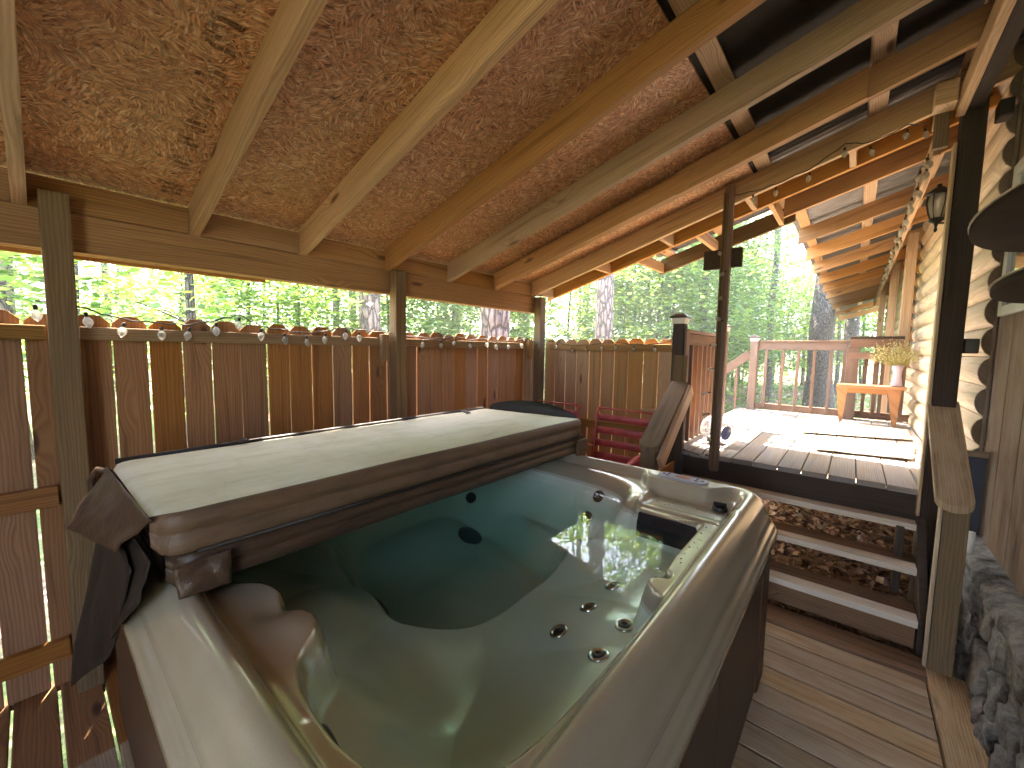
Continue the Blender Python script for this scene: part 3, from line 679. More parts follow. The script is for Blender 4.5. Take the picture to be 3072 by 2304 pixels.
jbox((.50, 3.40, 2.88), (.555, 3.50, 2.97), 'dark box under the roof at the top of the siding')

# ---------------------------------------------------------------- table, vase, flowers, mats, ball
t = thing('side_table', 'small honey coloured wooden table against the far railing', 'table', (.15, 6.42, .78))
box('table_top', (-.15, 6.28, 1.215), (.47, 6.60, 1.245), M['table'], t, bevel=.006)
for x in (-.10, .37):
    prism('leg', [(x-.05, 1.213), (x+.06, 1.213), (x+.03, .80), (x-.0, .782)] if x < 0 else [(x-.06, 1.213), (x+.06, 1.213), (x+.035, .782), (x+.01, .782)], 1, 6.32, 6.36, M['table'], t)
    prism('leg', [(x-.05, 1.213), (x+.06, 1.213), (x+.03, .80), (x-.0, .782)] if x < 0 else [(x-.06, 1.213), (x+.06, 1.213), (x+.035, .782), (x+.01, .782)], 1, 6.52, 6.56, M['stain'], t)
box('apron', (-.06, 6.33, 1.15), (.32, 6.35, 1.213), M['table'], t)
vz = thing('vase', 'pale lavender waisted vase on the small table', 'vase', (.385, 6.42, 1.247))
lathe('vase_body', [(.045, 0), (.052, .005), (.050, .03), (.036, .12), (.040, .18), (.056, .245), (.050, .245), (.036, .18), (.030, .12)], (.385, 6.42, 1.247), M['vase'], vz)
fv = thing('dried_flowers', 'bushy bunch of dried cream flowers standing in the vase', 'flowers', (.385, 6.42, 1.40))
V = []; F = []; V2 = []; F2 = []
for i in range(170):
    a = rng.uniform(0, 2*math.pi); sp = rng.uniform(.0, 1)**.6*.27; h = rng.uniform(.12, .36)*(1-.35*(sp/.27)**2)
    e = Vector((.385+sp*math.cos(a)*.95-.03, 6.42+sp*math.sin(a)*.8, 1.46+h)); b = Vector((.385+.02*math.cos(a), 6.42+.02*math.sin(a), 1.46))
    d = (e-b).normalized(); s1 = d.orthogonal().normalized()*.0018; s2 = d.cross(s1)
    k = len(V); V += [b+s1, b-s1, b+s2, e+s1, e-s1, e+s2]; F += [(k, k+1, k+4, k+3), (k+1, k+2, k+5, k+4), (k+2, k, k+3, k+5)]
    for j in range(4):
        c = b+(e-b)*rng.uniform(.6, 1)+Vector([rng.uniform(-.02, .02) for _ in range(3)]); r = rng.uniform(.004, .009); k = len(V2)
        V2 += [c+Vector(v)*r for v in ((1, 0, 0), (-1, 0, 0), (0, 1, 0), (0, -1, 0), (0, 0, 1), (0, 0, -1))]
        F2 += [(k+a_, k+b_, k+c_) for a_, b_, c_ in ((0, 2, 4), (2, 1, 4), (1, 3, 4), (3, 0, 4), (2, 0, 5), (1, 2, 5), (3, 1, 5), (0, 3, 5))]
mesh('stems', V, F, M['stem'], fv)['kind'] = 'stuff'; mesh('blooms', V2, F2, M['bloom'], fv)['kind'] = 'stuff'
def mat_(label, corners, z):
    n = 26; m = 12; V = []; F = []; A, B, Cc, D = [Vector((*c, 0)) for c in corners]
    for i in range(n+1):
        for j in range(m+1):
            u, v = i/n, j/m; p = (A*(1-u)+B*u)*(1-v)+(D*(1-u)+Cc*u)*v
            e = .012*mn.noise(Vector((u*9, v*9, z*10)))
            V.append((p.x+e, p.y+e, z+.006+.004*mn.noise(Vector((p.x*8, p.y*8, 1)))+(.006 if (v < .05 or v > .95) else 0)))
    for i in range(n):
        for j in range(m): a = i*(m+1)+j; F.append((a, a+1, a+m+2, a+m+1))
    o = mesh('doormat', V, F, M['mat'], smooth=True); s = o.modifiers.new('s', 'SOLIDIFY'); s.thickness = .008
    tag(o, label, 'mat', 'mats on the raised deck')
mat_('pale mat lying on the deck nearest the steps', ((-.20, 4.25), (.40, 4.38), (.46, 5.0), (-.26, 4.92)), .786)
mat_('pale mat lying on the deck nearer the far railing', ((-.36, 5.10), (.47, 5.40), (.50, 6.1), (-.44, 6.2)), .786)
bl = thing('beach_ball', 'clear inflatable ball with a blue patch behind the thin post', 'ball', (-.92, 3.97, .78))
def sph(name, c, r, mat, lat0=0, lat1=180, seg=28, axis=Vector((0, 0, 1))):
    prof = [(max(.0005, r*math.sin(R(a))), -r*math.cos(R(a))) for a in np.linspace(lat0, lat1, 18)]
    return lathe(name, prof, c, mat, bl, seg, axis)
sph('ball_skin', (-.92, 3.97, .911), .13, M['clear'])
ax = Vector((.85, -.45, -.12)).normalized()
sph('blue_patch', (-.92, 3.97, .911), .1285, M['blue'], 150, 180, axis=ax); sph('peach_patch', (-.92, 3.97, .911), .1275, M['peach'], 5, 38)

# ---------------------------------------------------------------- red metal chairs
def chair(x0, x1, yb, label):
    t = thing('garden_chair', label, 'chair', ((x0+x1)/2, yb, 0), 'red metal garden chairs by the fence')
    tilt = .16
    fy = lambda z: yb+.10+(z-.45)*tilt*1.3     # back leans away with height
    for i, z in enumerate((.975, .86, .745, .63, .53)):
        V = []; F = []; n = 10
        for k in range(n+1):
            x = x0+.012+(x1-x0-.024)*k/n; cv = .02*math.sin(math.pi*k/n)
            V += [(x, fy(z)+cv, z-.031), (x, fy(z)+cv+.008, z), (x, fy(z)+cv+.004, z+.031)]
        for k in range(n):
            for j in range(2): a = k*3+j; F.append((a, a+3, a+4, a+1))
        o = mesh('back_slat', V, F, M['red'], t, smooth=True); s = o.modifiers.new('s', 'SOLIDIFY'); s.thickness = .004
    for i in range(6):
        y = yb+.06-.085*i; o = box('seat_slat', (x0+.01, y-.03, .425-.01*(2.5-abs(i-2.5))), (x1-.01, y+.03, .430-.01*(2.5-abs(i-2.5))), M['red'], t, bevel=.002)
    for x in (x0, x1):
        tube('frame', [(x, yb-.46, .44), (x, yb-.2, .415), (x, yb+.06, .43), (x, fy(.56), .56), (x, fy(.8), .80), (x, fy(1.02), 1.02), (x, fy(1.07)+.02, 1.065), (x, fy(1.02)+.05, 1.04)], .011, M['red'], t)
        tube('leg', [(x, yb-.42, .43), (x, yb-.44, .2), (x, yb-.40, .02), (x, yb+.12, .02), (x, yb+.10, .2), (x, yb+.02, .43)], .012, M['red'], t)
        xo = x-.02 if x == x0 else x+.02
        V = []; F = []
        P_ = [(yb+.16, .70), (yb+.05, .745), (yb-.12, .74), (yb-.30, .71), (yb-.42, .66), (yb-.46, .58)]
        for (yy, z_) in P_: V += [(xo-.028, yy, z_), (xo+.028, yy, z_)]
        F = [(2*k, 2*k+1, 2*k+3, 2*k+2) for k in range(len(P_)-1)]
        o = mesh('arm', V, F, M['red'], t, smooth=True); s = o.modifiers.new('s', 'SOLIDIFY'); s.thickness = .005
    tube('top_bar', [(x0, fy(1.06), 1.065), ((x0+x1)/2, fy(1.06)+.02, 1.06), (x1, fy(1.06), 1.065)], .008, M['red'], t)
chair(-1.84, -1.31, 3.24, 'red metal chair with slatted back beside the sloping handrail')
chair(-2.56, -2.05, 3.24, 'red metal chair mostly hidden behind the folded tub cover')

# ---------------------------------------------------------------- hot tub
tub = thing('hot_tub', 'pearl beige hot tub with brown panel sides filled with water', 'hot tub', (-1.35, 1.3, 0))
XL, XR, YN, YF = -2.46, -.232, .138, 2.47
def rr_pts(inset, N=720):
    """rounded rectangle, same angular parameter for every inset"""
    x0, x1, y0, y1 = XL+inset, XR-inset, YN+inset, YF-inset; r = max(.17-inset*.6, .05)
    segs = [((x1, y0+r), (x1, y1-r)), None, ((x1-r, y1), (x0+r, y1)), None, ((x0, y1-r), (x0, y0+r)), None, ((x0+r, y0), (x1-r, y0)), None]
    cs = [None, (x1-r, y1-r, 0), None, (x0+r, y1-r, 90), None, (x0+r, y0+r, 180), None, (x1-r, y0+r, 270)]
    cnt = [150, 30, 150, 30, 150, 30, 150, 30]; out = []
    for k in range(8):
        for i in range(cnt[k]):
            t_ = i/cnt[k]
            if segs[k]:
                a, b = segs[k]; out.append((a[0]+(b[0]-a[0])*t_, a[1]+(b[1]-a[1])*t_))
            else:
                cx, cy_, a0 = cs[k]; an = R(a0+90*t_); out.append((cx+r*math.cos(an), cy_+r*math.sin(an)))
    return np.array(out)
def S(t_): t_ = np.clip(t_, 0, 1); return t_*t_*(3-2*t_)
def sdf(poly, X, Y):
    P_ = np.array(poly); n = len(P_); d = np.full(X.shape, 1e9); s = np.ones(X.shape)
    for i in range(n):
        a = P_[i]; b = P_[(i+1) % n]; e = b-a; wx, wy = X-a[0], Y-a[1]
        t_ = np.clip((wx*e[0]+wy*e[1])/(e@e), 0, 1); dx, dy = wx-e[0]*t_, wy-e[1]*t_; d = np.minimum(d, dx*dx+dy*dy)
        c1 = (Y >= a[1]); c2 = (Y < b[1]); c3 = (e[0]*wy > e[1]*wx)
        s = np.where((c1 & c2 & c3) | (~c1 & ~c2 & ~c3), -s, s)
    return s*np.sqrt(d)
def chaikin(P_, n=2):
    P_ = np.array(P_, float)
    for _ in range(n):
        b = np.roll(P_, -1, 0); P_ = np.stack([P_*.75+b*.25, P_*.25+b*.75], 1).reshape(-1, 2)
    return [tuple(p) for p in P_]
basin = [(-2.3, .34), (-1.60, .34), (-1.47, .36), (-1.42, .42), (-1.33, .455), (-1.26, .43), (-1.20, .43), (-1.14, .475), (-1.06, .46), (-1.0, .38), (-.95, .355), (-.86, .33), (-.66, .33), (-.52, .38), (-.445, .47), (-.415, .58), (-.405, .72), (-.40, .92), (-.395, 1.15), (-.40, 1.22), (-.455, 1.25), (-.475, 1.29), (-.46, 1.32), (-.42, 1.335), (-.42, 1.37), (-.455, 1.39), (-.455, 1.86), (-.46, 1.905), (-.60, 1.915), (-.765, 1.925), (-.79, 1.94), (-.80, 2.02), (-.83, 2.12), (-.90, 2.20), (-1.05, 2.27), (-1.3, 2.30), (-2.1, 2.30), (-2.3, 2.15)]
basin = chaikin(basin, 1)
foot = chaikin([(-2.2, 1.25), (-2.05, .98), (-1.69, .94), (-1.57, .96), (-1.42, .92), (-1.31, .88), (-1.22, .92), (-1.15, 1.05), (-1.10, 1.2), (-1.12, 1.4), (-1.08, 1.6), (-1.12, 1.78), (-1.35, 1.86), (-1.6, 1.93), (-1.81, 2.0), (-2.17, 1.9)], 2)
def prof_out(t_):
    xs_ = [0, .006, .012, .013, .022, .032, .033, .040, .048, .058, .075, .095, .115]
    zs_ = [.730, .738, .742, .757, .764, .770, .790, .806, .815, .850, .880, .895, .900]
    return np.interp(t_, xs_, zs_)
def height(X, Y):
    yc = 2.355-.125*S((X+.93)/.09)*(1-S((X+.56)/.13))
    k = .05
    dr, dn, df, dl = -.350-X, Y-.245, yc-Y, X+2.345
    st_ = np.stack([dr, dn, df, dl]); dc = -k*np.log(np.sum(np.exp(-st_/k), axis=0))
    z = .900-.052*S(dc/.055)
    # behind the dipped crest the corner is a flat plateau for the control panel
    z = np.where((df < 0) & (X > -.95) & (X < -.42), np.minimum(z, .900-.010*S(-df/.03)), z)
    # small groove line inside the near crest
    z -= .004*np.exp(-((Y-.318)/.006)**2)*(X < -.8)
    # corner shelf a little lower, with a step
    sh = S((X+.84)/.03)*S((Y-1.95)/.02)*S((2.03-Y)/.03)
    z += .010*sh
    z -= .030*S((X+.82)/.05)*S((-.39-X)/.04)*S((Y-1.90)/.01)*S((2.24-Y)/.06)
    z += .012*np.exp(-(((X+1.10)/.10)**2+((Y-.42)/.05)**2))          # arm rest swelling
    z -= .020*np.exp(-(((X+1.24)/.06)**2+((Y-.41)/.05)**2))
    s = -sdf(basin, X, Y)
    far = S((Y-1.75)/.35)*S((-.80-X)/.10)
    W = .055+.33*far
    right = S((X+1.2)/.5)*(1-far)
    cut = (.17+.10*far)*S(s/W)+.17*S((s-.02)/.62)
    cut += .055*S(s/.03)*(1-far)*0
    z = np.where(s > 0, z-cut, z)
    f = -sdf(foot, X, Y)
    z -= .19*S((f+.07)/.15)*(s > .05)
    # seat bucket and divider
    z -= .075*np.exp(-(((X+1.13)/.24)**2+((Y-.66)/.13)**2)**1.5)*(s > 0)
    z += .03*np.exp(-(((X+1.62)/.20)**2+((Y-.70)/.12)**2))*(s > 0)*S(s/.1)
    z -= .05*np.exp(-(((X+.80)/.22)**2+((Y-.78)/.22)**2)**1.5)*(s > 0)
    z += .05*np.exp(-(((X+.95)/.10)**2+((Y-1.55)/.35)**2))*S(s/.3)*0
    return z
rings = []; ins = [(.03, .702), (.0, .705), (0, .730), (.006, .738), (.012, .742), (.013, .757), (.022, .764), (.032, .770), (.033, .790), (.040, .806), (.048, .815), (.058, .850), (.075, .880), (.095, .895), (.115, .900)]
for t_, z in ins: p = rr_pts(t_); rings.append(np.column_stack([p, np.full(len(p), z)]))
t_ = .115; base = rr_pts(.115); cen = np.array([-1.42, 1.25])
# collapse towards a centre segment so the spacing stays even
ctr = np.column_stack([np.clip(base[:, 0], -1.50, -1.34), np.clip(base[:, 1], 1.15, 1.35)])
lv = []; u_ = 0.0
for i in range(1, 150):
    u_ = i/150; lv.append(u_)
for u_ in lv:
    p = base*(1-u_)+ctr*u_; z = height(p[:, 0], p[:, 1]); 
    if u_ < .05: b_ = u_/.05; z = z*b_+.9*(1-b_)
    rings.append(np.column_stack([p, z]))
N = len(base); V = np.vstack(rings); F = []
for i in range(len(rings)-1):
    o_ = i*N
    for k in range(N): k2 = (k+1) % N; F.append((o_+k, o_+k2, o_+N+k2, o_+N+k))
F.append(tuple((len(rings)-1)*N+k for k in range(N)))
zc_ = V[:, 2]; mesh('tub_shell', V.tolist(), F, M['shell'], tub, smooth=True, mats=[M['shell'], M['basin']], fm=[1 if i_ > 18*720 else 0 for i_, f in enumerate(F)])
def hz(x, y): return float(height(np.array([x]), np.array([y]))[0])
# skirt panels and corner strips
def wallp(a, b, ins_, mat, name, z0=-.0, z1=.70, n=1):
    pass
si = .028
box('skirt_panel', (XR-si-.02, YN+.12, .0), (XR-si, 1.35, .702), M['skirt'], tub, axis=2, bevel=.003)
box('skirt_panel', (XR-si-.02, 1.356, .0), (XR-si, 2.25, .702), M['skirt'], tub, axis=2, bevel=.003)
box('corner_strip', (XR-si-.012, 2.11, .0), (XR-si+.012, 2.275, .702), M['skirt'], tub, axis=2, bevel=.012)
box('corner_strip', (XR-si-.012, YN+.06, .0), (XR-si+.012, YN+.16, .702), M['skirt'], tub, axis=2, bevel=.012)
box('skirt_panel', (XL+.10, YN+si, .0), (XR-.12, YN+si+.02, .702), M['skirt'], tub, axis=2, bevel=.003)
box('skirt_panel', (XL+.10, YF-.20, .0), (XR-.05, YF-.18, .702), M['skirt'], tub, axis=2, bevel=.003)
box('skirt_panel', (XL+si, YN+.1, .0), (XL+si+.02, YF-.2, .702), M['skirt'], tub, axis=2, bevel=.003)
# filter weir door
V = [(-.765, 1.918, .842), (-.475, 1.903, .842), (-.475, 1.868, .70), (-.765, 1.883, .70)]
pr = [(1.903, .815), (1.892, .815), (1.870, .77), (1.866, .70), (1.905, .70)]
fw = prism('weir_door', pr, 0, -.765, -.47, M['weir'], tub, bevel=.004)
prism('weir_flap', [(1.886, .800), (1.879, .795), (1.866, .772), (1.862, .765), (1.872, .765)], 0, -.70, -.53, M['weir'], fw, bevel=.003)
# diverter knob
kz = hz(-.47, 2.17)
kb = lathe('diverter_knob', [(.036, 0), (.038, .004), (.036, .018), (.030, .024), (.010, .026)], (-.465, 2.175, kz), M['black'], tub)
board('knob_grip', (-.495, 2.175, kz+.030), (-.435, 2.175, kz+.034), .014, .018, M['black'], kb, bevel=.004)
# control panel
pz_ = hz(-.70, 2.36)
def ell(name, cx, cy_, rx, ry, z, th, mat, parent, n=40):
    pts = [(cx+(rx-ry)*(1 if math.cos(a) > 0 else -1)+ry*math.cos(a), cy_+ry*math.sin(a)) for a in [2*math.pi*(i+.5)/n for i in range(n)]]
    return prism(name, pts, 2, z, z+th, mat, parent, bevel=.002)
cp = ell('control_panel', -.695, 2.325, .135, .048, .888, .012, M['panel'], tub)
ell('display_window', -.695, 2.325, .040, .016, .9005, .002, M['orange'], cp)
for x, y in ((-.80, 2.33), (-.775, 2.345), (-.775, 2.31), (-.62, 2.345), (-.62, 2.31), (-.59, 2.33)):
    lathe('panel_button', [(.009, 0), (.009, .003), (.006, .004)], (x, y, .9), M['button'], cp, seg=12)
# jets
def jet(x, y, r=.024, dark=False):
    e = .01; z = hz(x, y); n = Vector((-(hz(x+e, y)-hz(x-e, y))/(2*e), -(hz(x, y+e)-hz(x, y-e))/(2*e), 1)).normalized()
    j = lathe('jet', [(r*1.1, -.01), (r*1.12, .003), (r*.95, .008), (r*.72, .006), (r*.68, .001)], (x, y, z), M['black'] if dark else M['chrome'], tub, axis=n, seg=20)
    lathe('jet_nozzle', [(r*.66, -.004), (r*.62, .004), (r*.30, .010), (r*.28, .004), (.001, .003)], (x, y, z), M['black'], j, axis=n, seg=16)
for x, y in ((-.708, 1.511), (-.708, 1.31), (-.737, 1.152), (-.534, 1.246), (-.546, 1.085), (-.50, 1.42)): jet(x, y, .031)
for x, y in ((-1.107, 2.125), (-1.138, 2.05), (-2.03, 1.971), (-.775, .352)): jet(x, y, .034, True)
for x, y, r, nm in ((-1.878, 1.819, .085, 'floor_drain'), (-1.60, .965, .065, 'floor_drain')):
    e = .01; z = hz(x, y); n = Vector((-(hz(x+e, y)-hz(x-e, y))/(2*e), -(hz(x, y+e)-hz(x, y-e))/(2*e), 1)).normalized()
    lathe(nm, [(r, -.01), (r, .006), (r*.9, .014), (r*.3, .018), (.001, .018)], (x, y, z), M['black'], tub, axis=n, seg=24)
# droplets beading on the ledges
V = []; F = []
for i in range(46):
    if i < 22: x, y = rng.uniform(-.45, -.37), rng.uniform(1.42, 1.85)
    else: x, y = rng.uniform(-.75, -.42), rng.uniform(2.04, 2.18)
    r = rng.uniform(.0015, .0055); z = hz(x, y); k = len(V)
    V += [(x, y, z+r*.7)]+[(x+r*math.cos(a), y+r*math.sin(a), z+.0002) for a in (0, 1.05, 2.1, 3.14, 4.2, 5.24)]
    F += [(k, k+1+j, k+1+(j+1) % 6) for j in range(6)]
mesh('water_droplets', V, F, M['chrome'], tub, smooth=True)['kind'] = 'stuff'
box('grab_bar', (-1.50, .36, .868), (-1.475, .60, .90), M['black'], tub, bevel=.01)

# water body
V = []; F = []; wb = chaikin(basin, 0)
import itertools
pts = [(x, y) for x, y in wb]; cx, cy_ = -1.4, 1.2
grow = [(cx+(x-cx)*1.03, cy_+(y-cy_)*1.03) for x, y in pts]
grow = [(x, y) for x, y in [(-2.32, .36), (-.98, .34), (-.66, .32), (-.50, .37), (-.42, .52), (-.395, .72), (-.39, 1.3), (-.44, 1.4), (-.45, 1.91), (-.79, 1.93), (-.83, 2.14), (-.92, 2.22), (-1.1, 2.29), (-2.1, 2.29), (-2.31, 2.16)]]
n = len(grow); V = [(x, y, .772) for x, y in grow]+[(x, y, .02) for x, y in grow]
F = [tuple(range(n)), tuple(range(2*n-1, n-1, -1))]+[((i+1) % n, i, n+i, n+(i+1) % n) for i in range(n)]
wt = mesh('water', V, F, M['water']); tag(wt, 'clear greenish water filling the hot tub', 'water', kind='structure')

# ---------------------------------------------------------------- folded cover
cv = thing('tub_cover', 'folded vinyl hot tub cover with its pale inner side up', 'cover', (-1.85, 1.3, .9))
def slab(name, x0, x1, y0, y1, z0, z1l, z1r, mat, bands=False, top=None):
    """padded slab; section in X-Z swept along Y with soft ends"""
    n = 140; ring = []
    zt = lambda x: z1l+(z1r-z1l)*(x-x0)/(x1-x0)
    zm = (z0+zt(x1))/2
    prof = [(x0, z0+.01), (x0+.012, z0), (x1-.02, z0), (x1-.006, z0+.008), (x1, z0+.03), (x1-.004, zm-.006), (x1-.013, zm), (x1-.003, zm+.006), (x1+.001, zt(x1)-.025), (x1-.008, zt(x1)-.006), (x1-.022, zt(x1))]
    for q in np.linspace(.92, .08, 14): x = x0+(x1-x0)*q; prof.append((x, zt(x)))
    prof += [(x0+.02, zt(x0)), (x0, zt(x0)-.012)]
    V = []; F = []; m = len(prof); fm = []
    for i in range(n+1):
        t_ = i/n; y = y0+(y1-y0)*t_; e = min(t_, 1-t_)*(y1-y0); k = 1-math.exp(-e/.012)
        for (x, z) in prof:
            xc = (x0+x1)/2; zc = (z0+zt(x))/2
            wz = .0022*mn.noise(Vector((x*6, y*3.2, z*20)))+.003*mn.noise(Vector((x*2.2, y*1.3, 7)))
            cr_ = .075; ec = min(e, cr_); xo = cr_-math.sqrt(max(0, cr_**2-(cr_-ec)**2)); V.append((xc+(x-xc)*(1-xo/((x1-x0)/2))+.003*mn.noise(Vector((y*5, z*30, 0))), y, zc+(z-zc)*(.70+.30*k)+wz))
    for i in range(n):
        for j in range(m):
            F.append((i*m+j, i*m+(j+1) % m, (i+1)*m+(j+1) % m, (i+1)*m+j)); fm.append(1 if (top and 10 <= j < m-2) else 0)
    F += [tuple(range(m)), tuple(range((n+1)*m-1, n*m-1, -1))]; fm += [0, 0]
    F = [tuple(reversed(f)) for f in F]
    return mesh(name, V, F, mat, cv, smooth=True, mats=[mat, top] if top else None, fm=fm)
slab('lower_panel', -2.36, -1.398, .215, 2.46, .902, 1.0, 1.008, M['vinyl'])
slab('upper_panel', -2.33, -1.392, .185, 2.44, 1.010, 1.11, 1.136, M['vinyl_pale'], top=M['liner'])
# raised hem around the liner
def hem(pts, w_, h, mat, nm): return tube(nm, pts, w_, mat, cv, seg=8)
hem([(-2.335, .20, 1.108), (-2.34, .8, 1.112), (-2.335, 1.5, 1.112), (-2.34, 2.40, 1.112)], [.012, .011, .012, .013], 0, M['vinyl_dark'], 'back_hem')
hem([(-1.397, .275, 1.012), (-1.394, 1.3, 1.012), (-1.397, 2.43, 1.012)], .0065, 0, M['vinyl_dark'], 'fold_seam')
board('hinge_flap', (-1.385, 2.33, .945), (-1.385, 2.455, .945), .016, .11, M['vinyl_pale'], cv, bevel=.008)
def cloth(name, corners, mat, n=14, m=10, amp=.02, seed=0, th=.003):
    A, B, Cc, D = [Vector(c) for c in corners]; V = []; F = []
    nrm = (B-A).cross(D-A).normalized()
    for i in range(n+1):
        for j in range(m+1):
            u, v = i/n, j/m; p = (A*(1-u)+B*u)*(1-v)+(D*(1-u)+Cc*u)*v
            p = p+nrm*amp*mn.noise(Vector((u*3+seed, v*2.2, seed)))*min(1, v*2.5)+nrm*amp*.4*mn.noise(Vector((u*9+seed, v*4, seed)))
            V.append(p)
    for i in range(n):
        for j in range(m): a = i*(m+1)+j; F.append((a, a+1, a+m+2, a+m+1))
    o = mesh(name, V, F, mat, cv, smooth=True); s = o.modifiers.new('s', 'SOLIDIFY'); s.thickness = th; return o
cloth('skirt_flap', ((-2.30, .17, 1.10), (-1.41, .180, 1.13), (-1.75, .135, .94), (-2.25, .045, .90)), M['vinyl'], amp=.016, seed=2, n=24, m=16)
cloth('hinge_flap', ((-1.378, .350, 1.0), (-1.382, .215, .99), (-1.374, .225, .902), (-1.368, .345, .900)), M['vinyl'], amp=.012, seed=4, n=12, m=10)
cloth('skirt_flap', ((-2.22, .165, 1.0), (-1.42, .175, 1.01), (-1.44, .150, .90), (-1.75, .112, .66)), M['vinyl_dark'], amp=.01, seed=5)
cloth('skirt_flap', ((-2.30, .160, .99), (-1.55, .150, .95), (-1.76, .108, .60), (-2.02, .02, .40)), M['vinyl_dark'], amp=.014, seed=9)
# arched black flap standing at the far end
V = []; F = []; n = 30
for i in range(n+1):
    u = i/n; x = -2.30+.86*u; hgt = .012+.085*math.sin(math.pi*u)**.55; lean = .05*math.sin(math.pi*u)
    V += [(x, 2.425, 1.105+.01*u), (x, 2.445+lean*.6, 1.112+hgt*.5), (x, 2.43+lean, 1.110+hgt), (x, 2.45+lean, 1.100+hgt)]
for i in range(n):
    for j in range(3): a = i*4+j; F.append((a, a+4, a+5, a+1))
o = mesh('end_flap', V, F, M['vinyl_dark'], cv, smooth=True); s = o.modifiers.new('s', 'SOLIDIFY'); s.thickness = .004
cloth('strap', ((-2.31, 2.12, 1.125), (-2.31, 2.17, 1.126), (-2.19, 2.12, 1.122), (-2.18, 2.07, 1.121)), M['vinyl'], n=6, m=6, amp=.01, seed=3)
lathe('strap_buckle', [(.022, 0), (.024, .008), (.012, .018), (.002, .02)], (-2.30, .66, 1.122), M['vinyl'], cv, seg=7, sx=1.2)
tube('handle_loop', [(-2.30, .19, 1.07), (-2.36, .15, 1.08), (-2.40, .13, 1.03), (-2.38, .13, .96), (-2.31, .17, .95)], .012, M['vinyl'], cv)

# ---------------------------------------------------------------- string lights
def strand(label, pts, wirepts=None, r=.0036, grp='bulb string lights', size=.88, up=None):
    t = thing('string_light', label, 'string lights', pts[0], grp)
    wp = []
    P_ = [Vector(p) for p in (wirepts or pts)]
    for i in range(len(P_)-1):
        a, b = P_[i], P_[i+1]; L = (b-a).length
        for k in range(5):
            q = k/5; wp.append(a+(b-a)*q+Vector((0, 0, .034*size-.18*L*q*(1-q)*.25+.004*math.sin(9*q+i))))
    wp.append(P_[-1]+Vector((0, 0, .034*size)))
    tube('wire', wp, r, M['wire'], t, seg=5)
    first = None
    for i, p in enumerate(pts):
        d = Vector((rng.uniform(-.3, .3), rng.uniform(-.3, .3), -1)).normalized() if up is None else Vector((rng.uniform(-1, 1)*.9, -.3, rng.uniform(-.9, .5))).normalized()
        p = Vector(p); s_ = size
        b = lathe('bulb', [(.005*s_, -.002), (.0085*s_, .006*s_), (.0165*s_, .018*s_), (.018*s_, .028*s_), (.013*s_, .042*s_), (.005*s_, .052*s_), (.001, .055*s_)], p, M['bulb'], t, seg=12, axis=d)
        lathe('socket', [(.0065*s_, -.018*s_), (.0075*s_, -.016*s_), (.0075*s_, .004*s_)], p, M['wire'], b, seg=8, axis=d)
    return t
fly = [(.02, 1.72), (.17, 1.70), (.29, 1.66), (.43, 1.65), (.54, 1.65), (.66, 1.68), (.77, 1.72), (.88, 1.66), (1.01, 1.64), (1.14, 1.63), (1.26, 1.65), (1.40, 1.68), (1.50, 1.67), (1.69, 1.66), (2.06, 1.63), (2.24, 1.63), (2.40, 1.65), (2.59, 1.63), (2.80, 1.65), (2.93, 1.63), (3.12, 1.63), (3.33, 1.65), (3.50, 1.68)]
strand('bulb string light sagging along the long fence behind the tub', [(-2.685, y, z+.022) for y, z in fly], size=1.0)
strand('bulb string light along the short fence behind the red chair', [(x, 3.70, z+.022) for x, z in [(-2.66, 1.66), (-2.49, 1.64), (-2.30, 1.60), (-2.12, 1.61), (-1.95, 1.63), (-1.80, 1.64), (-1.61, 1.62), (-1.41, 1.62), (-1.25, 1.65)]])
pz2 = [(-.845, 2.37), (-.795, 2.21), (-.80, 2.02), (-.80, 1.85), (-.86, 1.66), (-.835, 1.48), (-.86, 1.29), (-.86, 1.12), (-.845, .93), (-.855, .79)]
strand('bulb string light running down the thin post at the deck edge', [(x, 3.418, z) for x, z in pz2]+[(-1.04, 3.45, .79)], wirepts=[(-.815, 3.41, 2.75-.19*i) for i in range(11)]+[(-.9, 3.42, .75), (-1.04, 3.46, .77)], up=1)
rz = [(.23, 2.93), (.15, 2.95), (-.01, 2.90), (-.14, 2.93), (-.32, 2.82), (-.51, 2.77), (-.65, 2.75), (-.80, 2.75)]
strand('bulb string light hung on the sloping rafter above the thin post', [(x, 3.49, z) for x, z in rz], wirepts=[(x, 3.49, z+.01) for x, z in rz])
strand('bulb string light along the long beam under the far roof', [(.262+.012*math.sin(i*2.1), 3.62+.16*i+.02*math.sin(i*5), 2.80+.03*math.sin(i*3.7)) for i in range(34)], size=1.1)
strand('bulb string light looped through the open back of the steps', [(-.23, 3.47, .48), (-.10, 3.47, .43), (.10, 3.47, .42), (.28, 3.46, .43), (.31, 3.45, .36)], wirepts=[(-.5, 3.47, .52), (-.23, 3.47, .48), (-.10, 3.47, .43), (.10, 3.47, .42), (.34, 3.46, .40)])

